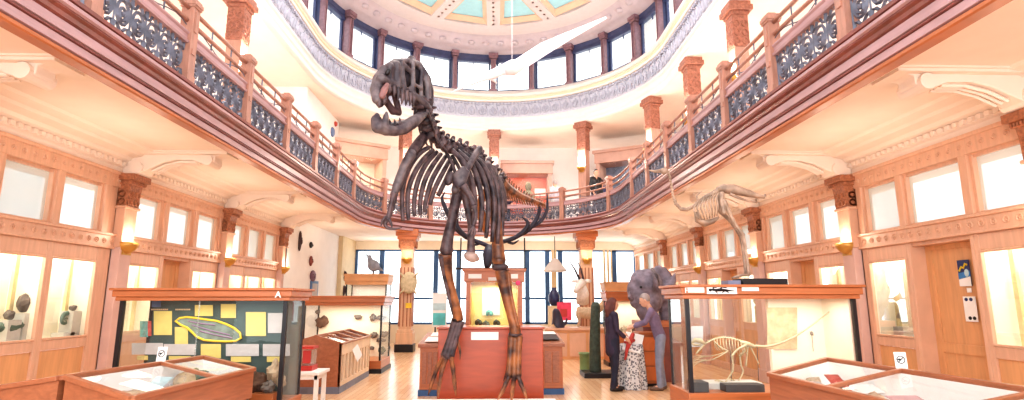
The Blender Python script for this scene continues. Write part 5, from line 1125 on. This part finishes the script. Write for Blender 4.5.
# ------------------------------------------------------------------ green trunk, pot
t = skel('petrified_tree', 'tall dark green fossil tree trunk standing on a black base behind the woman', Vector((2.25, 12.6, 0)))
a, b = at(595.5, 372, 12.7), at(595.5, 302, 12.7); MB().tube([(a.x, 12.7, .1), (a.x, 12.7, .7), (b.x, 12.7, b.z-.08), (b.x, 12.7, b.z)], [.13, .12, .1, .06], 14).build('trunk', GREENTRUNK, t, world=True); MB().box(a.x-.3, a.x+.45, 12.35, 13.05, 0, .1).build('base', BLACK, t, world=True, bev=.01)
t = skel('green_pot', 'short pale green cylinder pot beside the fossil trunk', Vector((1.9, 13.4, 0))); a = at(585, 372, 13.4); MB().lathe([(.0, 0), (.13, 0), (.12, .04), (.12, .38), (.14, .4), (.14, .44), (.1, .44), (.1, .1), (0, .1)], (a.x, 13.4, 0), 18, cap=False).build('pot', GREENPOT, t, smooth=True, world=True)
# ------------------------------------------------------------------ far end of the hall
glass_case('glass case under a red-brown hood behind the green trunk and the woman', 3.0, 4.1, 14.5, 15.1, .75, 1.62, 1.86, light=8, back=CREAM)
for i, (x, z, m, lb) in enumerate([(3.2, .75, 3, 'greenish rock in the case behind the woman'), (3.5, .75, 0, 'beige rock in the case behind the woman'), (3.8, .75, 2, 'brown rock in the case behind the woman')]): rock('rock', lb, (x, 14.8, z+.11), (.13, .1, .12), ROCKM[m], 'rocks in the case behind the woman', i+60)
glass_case('tall far case with white end and wooden hood below the stuffed bird', -4.85, -3.5, 19.0, 19.8, .6, 2.15, 2.5, light=6, back=WHITE, hood=W_PANEL)
glass_case('far case with wooden hood behind the trophy column, near the blue windows', 3.9, 5.4, 19.3, 20.0, .6, 1.95, 2.25, light=6, back=WHITE, hood=W_PANEL)
t = skel('stuffed_bird', 'small grey and white stuffed bird standing on the far tall case', Vector((-4.2, 19.4, 2.5))); c = Vector((-4.05, 19.4, 2.8)); 
MB().blob(c, (.22, .16, .2), Matrix.Rotation(.6, 3, 'Y'), nu=10, nv=8).tube([c+Vector((-.1, 0, .12)), c+Vector((-.16, 0, .28)), c+Vector((-.17, 0, .36))], [.11, .08, .08], 8).tube([c+Vector((.15, 0, -.08)), c+Vector((.36, 0, -.2))], [.09, .02], 6).build('body', mat('grey_feather', (170, 178, 196), .8, vary=.15), t, world=True, remesh=.03)
MB().tube([c+Vector((-.22, 0, .37)), c+Vector((-.36, 0, .34))], [.035, .004], 6).build('beak', BONE_D, t, world=True)
for s_ in (-1, 1): MB().tube([c+Vector((0, s_*.06, -.15)), Vector((c.x, c.y+s_*.06, 2.505))], .02, 6).build('leg', BONE_D, t, world=True)
for (y, z, lb) in ((277, .3, 'dark pear-shaped mask hung in the far window corner, upper one'), (292, .3, 'dark pear-shaped mask hung in the far window corner, lower one')):
    p = at(342.5, y, 21); t = skel('hanging_mask', lb, p, 'mask'); MB().blob(p+Vector((0, 0, .08)), (.17, .08, .17)).tube([p, p+Vector((-.02, 0, -.28))], [.13, .03], 8).build('body', MASKD, t, world=True, smooth=True)
    MB().box(p.x-.02, p.x+.02, p.y+.03, p.y+.06, 0 if y > 280 else p.z-.3, p.z).build('stand', BLACK, t, world=True)
t = skel('pendant_lamp', 'white cone pendant lamp hanging before the far blue windows', at(555, 266, 20.5), 'lamp'); c = t.location
MB().lathe([(.06, .28), (.12, .24), (.42, -.14), (.44, -.2), (.4, -.18), (.05, .2)], c, 18, cap=False).build('shade', WHITE, t, smooth=True, world=True); MB().tube([c+Vector((0, 0, .25)), Vector((c.x, c.y, 3.95))], .015, 5).build('cord', BLACK, t, world=True); MB().blob(c+Vector((0, 0, -.08)), .1).build('bulb', LAMPGLOW, t, smooth=True, world=True)
t = skel('dark_vase', 'dark blue oval vase on a slim stand before the far windows', Vector((at(554, 297, 19.5).x, 19.5, 0))); p = at(554, 297, 19.5)
MB().lathe([(.0, -.3), (.1, -.3), (.2, -.12), (.2, .05), (.12, .2), (.07, .26), (.1, .32), (.06, .32), (0, .2)], p, 14, cap=False).build('vase', mat('vase_blue', (52, 58, 100), .3), t, smooth=True, world=True); MB().box(p.x-.2, p.x+.2, 19.3, 19.7, 0, p.z-.3).build('stand', TAN, t, world=True)
t = skel('seal_statue', 'dark upright seal-like figure with a raised flipper on a low far cabinet', Vector((2.05, 16.5, .85))); p = at(558, 325, 16.5)
MB().tube([Vector((p.x-.05, 16.5, .86)), p+Vector((0, 0, -.05)), p+Vector((-.02, 0, .2)), p+Vector((-.06, -.05, .4)), p+Vector((-.1, -.12, .44))], [.22, .2, .15, .11, .05], 10).tube([p+Vector((.08, 0, .02)), p+Vector((.24, 0, .05)), p+Vector((.26, 0, .2))], [.07, .05, .03], 7).build('body', mat('seal_dark', (58, 56, 74), .5, vary=.1), t, world=True, remesh=.03)
t = wthing('low_cabinet', 'low pale wooden cabinet under the dark seal-like figure and the mounted goat', 'cabinet', (2.6, 16.7, 0)); MB().box(1.6, 3.3, 16.2, 17.1, 0, .8).build('body', W_PANEL, t, world=True, bev=.01); MB().box(1.55, 3.35, 16.15, 17.15, .8, .86).build('top', W_WALL, t, world=True)
for k in range(3): MB().box(1.68+k*.54, 2.14+k*.54, 16.18, 16.2, .08, .72).build('door', W_WALL, t, world=True, bev=.006)
t = skel('pink_banner', 'bright pink and red banner hanging before the far windows', at(564, 311, 18.2), 'banner'); p = t.location
MB().box(p.x-.22, p.x+.24, 18.2, 18.22, p.z-.3, p.z+.28).build('cloth', mat('pink_cloth', (238, 86, 116), .8, vary=.1), t, world=True); MB().box(p.x-.12, p.x+.1, 18.19, 18.2, p.z-.18, p.z+.06).build('red_patch', RED, t, world=True); MB().tube([(p.x-.1, 18.23, 0), (p.x-.1, 18.23, p.z+.3)], .02, 6).build('pole', BLACK, t, world=True)
t = skel('mounted_goat', 'mounted pale tan goat standing on the low cabinet near the column', Vector((2.8, 16.6, .86))); 
G = Vector((2.85, 16.6, 1.28)); mb = MB().tube([G+Vector((-.36, 0, .02)), G+Vector((0, 0, -.02)), G+Vector((.3, 0, .04))], [.16, .18, .17], 10).tube([G+Vector((.28, 0, .08)), G+Vector((.42, -.04, .26)), G+Vector((.48, -.08, .36))], [.12, .09, .08], 8).tube([G+Vector((.48, -.08, .38)), G+Vector((.52, -.24, .3))], [.08, .045], 8)
for x in (-.32, .26):
    for y in (-.09, .09): mb.tube([G+Vector((x, y, -.05)), G+Vector((x+(.04 if x < 0 else 0), y, -.22)), Vector((G.x+x, G.y+y, .865))], [.07, .035, .03], 7)
mb.build('body', TANFUR, t, world=True, remesh=.022)
for s_ in (-1, 1): MB().tube([G+Vector((.46+s_*.03, -.05, .44)), G+Vector((.42+s_*.06, .02, .58)), G+Vector((.34+s_*.08, .08, .64))], [.025, .018, .004], 6).build('horn', BONE_D, t, world=True)
# ------------------------------------------------------------------ flying reptile under the dome
YW = 13; t = skel('flying_reptile', 'white long-beaked flying reptile model hung below the blue coffers', at(500, 74, YW)); 
V = lambda x, y, d=0: at(x, y, YW+d)
WHITEM = mat('model_white', (240, 232, 236), .6, vary=.03)
mb = MB().tube([V(451, 92.5, -.5), V(465, 86, -.35), V(480, 79.5, -.2), V(492, 74.5, -.05), V(503, 70)], [.01, .04, .075, .12, .14], 9, flat=.7).tube([V(503, 70), V(500, 63.5, .1)], [.09, .008], 7).tube([V(489, 76, -.05), V(494, 80), V(497, 83.5)], [.07, .05, .008], 7).tube([V(503, 70), V(512, 68, .15), V(522, 64, .3)], [.14, .2, .14], 9); mb.build('body', WHITEM, t, smooth=True, world=True)
for d_, nm_ in ((0, 'wing'),):
    a = [V(505, 67, .1), V(520, 57, .2), V(540, 44, .35), V(566, 33, .55), V(606, 17, .8)]; b = [V(510, 76, .15), V(526, 68, .25), V(546, 55, .4), V(570, 40, .6), V(607, 18.5, .8)]
    mb = MB(); mb.add(a+b+[v+Vector((0, .03, .03)) for v in a+b], [(i, i+1, i+6, i+5) for i in range(4)]+[(i+10, i+15, i+16, i+11) for i in range(4)]+[(i, i+10, i+11, i+1) for i in range(4)]+[(i+5, i+6, i+16, i+15) for i in range(4)]); mb.build('wing', WHITEM, t, world=True)
    a = [V(500, 74, .0), V(497, 80, -.6), V(490, 92, -1.6)]
MB().tube([V(512, 66, .15), Vector((V(512, 66, .15).x, V(512, 66, .15).y, 11.47))], .006, 4).build('wire', WHITEM, t, world=True)
# ------------------------------------------------------------------ upper gallery cases
def upcase(label, loc, rz, w, d, z1, hh, inner, hood, glow, front_open=.14):
    t = thing('gallery_case', label, 'display case', loc, rz, 'gallery wall cases')
    MB().box(-w/2, -w/2+front_open, 0, d, 0, z1).build('side', hood, t); MB().box(w/2-front_open, w/2, 0, d, 0, z1).build('side', hood, t)
    MB().box(-w/2-.04, w/2+.04, -.04, d, z1-hh, z1).box(-w/2-.1, w/2+.1, -.1, d, z1-.12, z1).build('hood', hood, t, bev=.01); MB().box(-w/2, w/2, 0, d, 0, .55).build('base', hood, t)
    MB().box(-w/2, w/2, d-.04, d, .5, z1).build('back_panel', inner, t); MB().quad((-w/2+.1, .02, .55), (w/2-.1, .02, .55), (w/2-.1, .02, z1-hh), (-w/2+.1, .02, z1-hh)).build('glass_pane', GLASS, t)
    M = Matrix.Translation(loc) @ Matrix.Rotation(rz, 4, 'Z'); p = M @ Vector((0, d*.4, z1-hh-.03)); lamp_area(p, glow, w*.7, d*.5, (1, .88, .74))
    return t
PALEWOOD = mat('pale_pink_wood', (206, 168, 154), .5, kind='wood', scale=3, vary=.05)
t = upcase('gallery case with coral-pink back holding a bust, behind the antlers', (1.35, 21.3, 4.3), 0, 1.9, .8, 2.7, .5, mat('coral_back', (232, 126, 104), .7, vary=.03), PALEWOOD, 9)
for x in (-.55, .55): MB().box(x-.22, x+.22, .74, .757, 1.45, 1.75).build('white_panel', PAPER, t)
t = skel('bust', 'pale green-brown bust with round head in the coral-backed gallery case', Vector((1.4, 21.65, 4.85))); c = Vector((1.4, 21.65, 5.55))
MB().box(c.x-.2, c.x+.2, 21.5, 21.8, 4.86, 5.41).build('pedestal', PALEWOOD, t, world=True); MB().tube([c+Vector((0, 0, -.14)), c+Vector((0, 0, .1)), c+Vector((0, 0, .24)), c+Vector((0, 0, .34))], [.2, .3, .2, .1], 12).blob(c+Vector((0, -.02, .5)), (.15, .16, .19)).build('figure', mat('bust_bronze', (150, 138, 106), .5, vary=.2), t, world=True, remesh=.025)
upcase('large gallery case with pale wooden hood near the white wall block', (-4.75, 19.6, 4.3), .55, 2.0, .9, 2.95, .55, CREAM, mat('rose_wood', (226, 186, 166), .5, kind='wood', scale=3, vary=.05), 14)
upcase('gallery case with dark bluish inside and pale hood near the railing curve', (4.75, 20.2, 4.3), -.5, 1.9, .9, 2.95, .5, mat('dusk_back', (128, 140, 166), .7, vary=.2), PALEWOOD, 6)
for (x, y, r, m, lb) in [(331.5, 104.5, .1, BLACK, 'small round black fitting high on the white gallery block'), (335, 124, .09, mat('alarm_red', (206, 80, 70), .5), 'small red alarm fitting on the white gallery block'), (332, 132, .17, mat('bell_blue', (120, 146, 190), .5), 'blue-grey bell low on the white gallery block')]:
    d = FW*F+RT*(x-512)+UP*(200-y); p = CAM+d*((-5.5-CAM.x)/d.x); t = skel('wall_fitting', lb, p, 'fitting'); 
    mb = MB().lathe([(0, 0), (r, 0), (r, .03), (r*.7, .07), (0, .08)], (0, 0, 0), 16, cap=False); mb.v = [Vector((v.z, v.x, v.y))+p for v in mb.v]; mb.build('cover', m, t, smooth=True, world=True)
# ------------------------------------------------------------------ people
def caps(mb, pts, r, n=10):
    mb.tube(pts, r, n)
    for p, q in zip(pts, r if isinstance(r, (list, tuple)) else [r]*len(pts)): mb.blob(p, q, nu=n, nv=7)
def person(label, loc, rz, h, top, legs, hair, pose, shoes=BLACK, longhair=False, skin=SKIN, voxel=.012):
    """local frame: facing -y, feet on z = 0; pose gives lean, arms and leg spread"""
    t = thing('person', label, 'person', loc, rz); k = h/1.7; V = Vector; lean = pose.get('lean', 0)
    hip = V((0, 0, .92))*k
    def L(x, y, z): return V((x*k, y*k+(-(z-.92)*math.sin(lean)*k if z > .92 else 0), z*k))
    body = MB(); sh = MB(); tr = MB()
    for s in (-1, 1):
        f = pose.get('feet', ((-.1, 0), (.1, 0)))[0 if s < 0 else 1]
        H = L(s*.09, 0, .9); K = L(s*.1+(f[0]-s*.1)*.4, f[1]*.4-.03, .49); A = L(f[0], f[1], .09)
        caps(body, [H, K, A], [.075*k, .05*k, .036*k]); caps(tr, [H+V((0, 0, .03)), H.lerp(K, .5), K, K.lerp(A, .6), A+V((0, 0, .0))], [.098*k, .088*k, .068*k, .062*k, .062*k])
        caps(body, [A, A+V((0, -.1*k, -.05*k))], [.036*k, .03*k])
        so = MB(); caps(so, [A+V((0, .03*k, -.045*k)), A+V((0, -.07*k, -.05*k)), A+V((0, -.16*k, -.057*k))], [.044*k, .042*k, .033*k]); so.v = [V((v.x, v.y, max(v.z, 0))) for v in so.v]; so.build('shoe', shoes, t, remesh=.012*k)
        S = L(s*.17, 0, 1.4); E_, W_ = pose['arms'][0 if s < 0 else 1]; E_ = L(*E_); W_ = L(*W_)
        caps(body, [S, E_, W_], [.045*k, .036*k, .026*k]); caps(sh, [L(s*.1, 0, 1.42), S, S.lerp(E_, .5), E_, E_.lerp(W_, .82)], [.06*k, .068*k, .058*k, .05*k, .042*k])
        d = (W_-E_).normalized(); sd_ = d.cross(V((0, 0, 1))); sd_ = sd_.normalized() if sd_.length > .05 else V((1, 0, 0)); nrm = sd_.cross(d)
        pc = W_+d*.05*k; caps(body, [W_, pc, W_+d*.085*k], [.026*k, .032*k, .03*k])
        for j in range(4):
            o = sd_*(.027-.018*j)*k; l = (.07, .08, .075, .058)[j]*k; b0 = W_+d*.085*k+o
            caps(body, [b0, b0+d*l*.5-nrm*.006*k, b0+d*l*.85-nrm*.03*k], [.0095*k, .009*k, .008*k], 6)
        b0 = W_+d*.03*k+sd_*.03*k*s; caps(body, [b0, b0+d*.035*k+sd_*.025*k*s, b0+d*.065*k+sd_*.02*k*s-nrm*.02*k], [.012*k, .011*k, .009*k], 6)
    caps(body, [L(0, 0, .92), L(0, .0, 1.1), L(0, 0, 1.3), L(0, 0, 1.4)], [.1*k, .085*k, .085*k, .06*k]); caps(body, [L(0, 0, 1.4), L(0, -.015, 1.5)], [.055*k, .05*k])
    caps(sh, [L(-.05, 0, .93), L(-.05, 0, 1.12), L(-.07, 0, 1.3), L(-.06, .0, 1.38)], [.115*k, .105*k, .115*k, .08*k]); caps(sh, [L(.05, 0, .93), L(.05, 0, 1.12), L(.07, 0, 1.3), L(.06, 0, 1.38)], [.115*k, .105*k, .115*k, .08*k])
    if pose.get('coat'): caps(sh, [L(-.05, 0, .98), L(-.06, 0, .72)], [.125*k, .12*k]); caps(sh, [L(.05, 0, .98), L(.06, 0, .72)], [.125*k, .12*k])
    caps(tr, [L(-.05, 0, .95), L(.05, 0, .95)], [.105*k, .105*k])
    nod = pose.get('nod', 0); hc = L(0, -.03-nod*.06, 1.6)
    R = Matrix.Rotation(nod, 3, 'X')
    def Hd(x, y, z): return hc+R @ V((x*k, y*k, z*k))
    body.blob(hc, (.075*k, .095*k, .115*k), R, nu=14, nv=10); body.blob(Hd(0, -.03, -.07), (.052*k, .06*k, .05*k), R)
    body.tube([Hd(0, -.09, .015), Hd(0, -.108, -.022), Hd(0, -.092, -.03)], [.008*k, .015*k, .009*k], 7)
    for s in (-1, 1): body.blob(Hd(s*.078, .005, -.005), (.012*k, .02*k, .03*k), R); body.blob(Hd(s*.03, -.082, .022), (.018*k, .01*k, .007*k), R)
    body.tube([Hd(-.025, -.088, -.062), Hd(0, -.094, -.06), Hd(.025, -.088, -.062)], .007*k, 6)
    body.build('body', skin, t, remesh=voxel*.75*k)
    sh.build('shirt' if not pose.get('coat') else 'coat', top, t, remesh=voxel*k); tr.build('trousers', legs, t, remesh=voxel*k)
    for s in (-1, 1): MB().blob(Hd(s*.03, -.087, .006), (.012*k, .007*k, .008*k), R, nu=8, nv=6).build('eye', BLACK, t, smooth=True)
    hr = MB(); hr.blob(Hd(0, .018, .03), (.086*k, .1*k, .105*k), R, nu=14, nv=10)
    if longhair: caps(hr, [Hd(0, .06, .02), Hd(0, .085, -.1), Hd(0, .08, -.2)], [.08*k, .085*k, .06*k]); 
    if longhair:
        for s in (-1, 1): caps(hr, [Hd(s*.07, .01, .04), Hd(s*.08, .02, -.08), Hd(s*.075, .02, -.17)], [.04*k, .035*k, .02*k])
    hr.v = [v if (R.inverted() @ (v-hc)).y > -.055*k or (R.inverted() @ (v-hc)).z > .055*k else v+R @ V((0, .05*k, .02*k)) for v in hr.v]
    hr.build('hair', hair, t, remesh=.014*k); return t
NAVYC = mat('navy_coat', (62, 52, 74), .8, vary=.12); DENIM = mat('faded_denim', (140, 148, 170), .8, vary=.1, scale=12); DARKJ = mat('dark_trousers', (44, 46, 66), .8); LAV = mat('lavender_shirt', (128, 112, 140), .8, vary=.15, scale=8)
AUB = mat('auburn_hair', (112, 64, 58), .7, vary=.2); GREYH = mat('grey_hair', (170, 158, 156), .7, vary=.15); DKH = mat('dark_hair', (52, 40, 44), .7)
person('woman in dark navy coat with auburn hair facing the man across the patterned table', (2.3, 10.7, 0), PI/2+.15, 1.66, NAVYC, DARKJ, AUB, {'arms': [((-.22, -.02, 1.12), (-.17, -.2, .98)), ((.22, -.05, 1.13), (.12, -.24, 1.05))], 'coat': 1, 'nod': .12, 'feet': ((-.09, .04), (.1, -.06))}, longhair=True)
person('man in lavender-grey shirt and faded jeans leaning toward the booklet', (3.22, 10.75, 0), -PI/2-.25, 1.74, LAV, DENIM, GREYH, {'lean': .3, 'arms': [((-.24, -.16, 1.2), (-.14, -.4, 1.14)), ((.24, -.18, 1.2), (.14, -.42, 1.12))], 'nod': .35, 'feet': ((-.1, .02), (.1, -.04))}, shoes=mat('brown_shoe', (120, 92, 76), .6))
std = {'arms': [((-.22, .02, 1.12), (-.2, -.12, .9)), ((.22, .02, 1.12), (.2, -.12, .9))]}
person('gallery visitor in black standing at the railing beside a pillar', (3.55, 18.75, 4.3), .5, 1.76, BLACK, DARKJ, DKH, std, voxel=.02)
person('gallery visitor in pale grey top near the coral-backed case', (2.3, 20.1, 4.3), PI+.4, 1.66, mat('pale_top', (206, 200, 212), .8), GPAPER, GREYH, std, voxel=.02)
person('gallery visitor in dark purple behind the dinosaur ribs', (.5, 20.75, 4.3), .2, 1.7, NAVYC, DARKJ, DKH, std, voxel=.02)
person('gallery visitor in dark blue half hidden by the railing near the bluish case', (3.95, 19.75, 4.3), PI, 1.62, mat('dusk_blue', (72, 82, 124), .8), DARKJ, DKH, std, voxel=.02)
# ------------------------------------------------------------------ light
w = bpy.data.worlds.new('world'); bpy.context.scene.world = w; w.use_nodes = True
bg = w.node_tree.nodes['Background']; bg.inputs[0].default_value = (.93, .97, 1.0, 1); bg.inputs[1].default_value = 2.7
sc = bpy.context.scene
sc.view_settings.view_transform = 'Standard'; sc.view_settings.look = 'None'
try: sc.view_settings.look = 'Medium High Contrast'
except Exception as ex: print('LOOK', ex)
print('LOOKIS', sc.view_settings.look)
sc.view_settings.exposure = 0; sc.view_settings.exposure = .0
lamp_area((0, 12, 11.3), 600, 5, 5, (1, .96, .92))  # added fill high in the dome, no real source there
lamp_area((0, -.6, 3.2), 160, 6, 2.6, (1, .96, .93), (0, 1, -.1))  # front fill added behind the camera
for sd in (-1, 1):
    for y in (7.2, 10.6, 13.8, 17.5): lamp_area((sd*4.9, y, 3.1), 5, .5, 1.6, (1, .86, .7), (0, 0, 1))  # uplights without fixtures, added to brighten the gallery soffit
for sd in (-1, 1):
    for y in (7.5, 10.5, 13.5): lamp_area((sd*6.2, y, 4.45), 45, .4, 1.6, (1, .95, .9), (0, 0, 1))  # uplights added behind the railing to whiten the upper aisles
for x in (-4.2, -1.6, 1.6, 4.2): lamp_area((x, 22.0, 4.45), 40, 1.4, .3, (1, .94, .9), (0, -.25, 1))  # more added uplights, brightening the upper back wall and its ceiling
for x in (-4, -1, 2, 5): lamp_area((x, 21.6, 3.0), 9, 1.2, .4, (1, .93, .84), (0, 0, 1))  # added uplights for the dim soffit and header at the far end
sc.cycles.use_denoising = True
sc.cycles.max_bounces = 8; sc.cycles.transparent_max_bounces = 16

for o in list(bpy.data.objects):
    if '_abs' in o: del o['_abs']
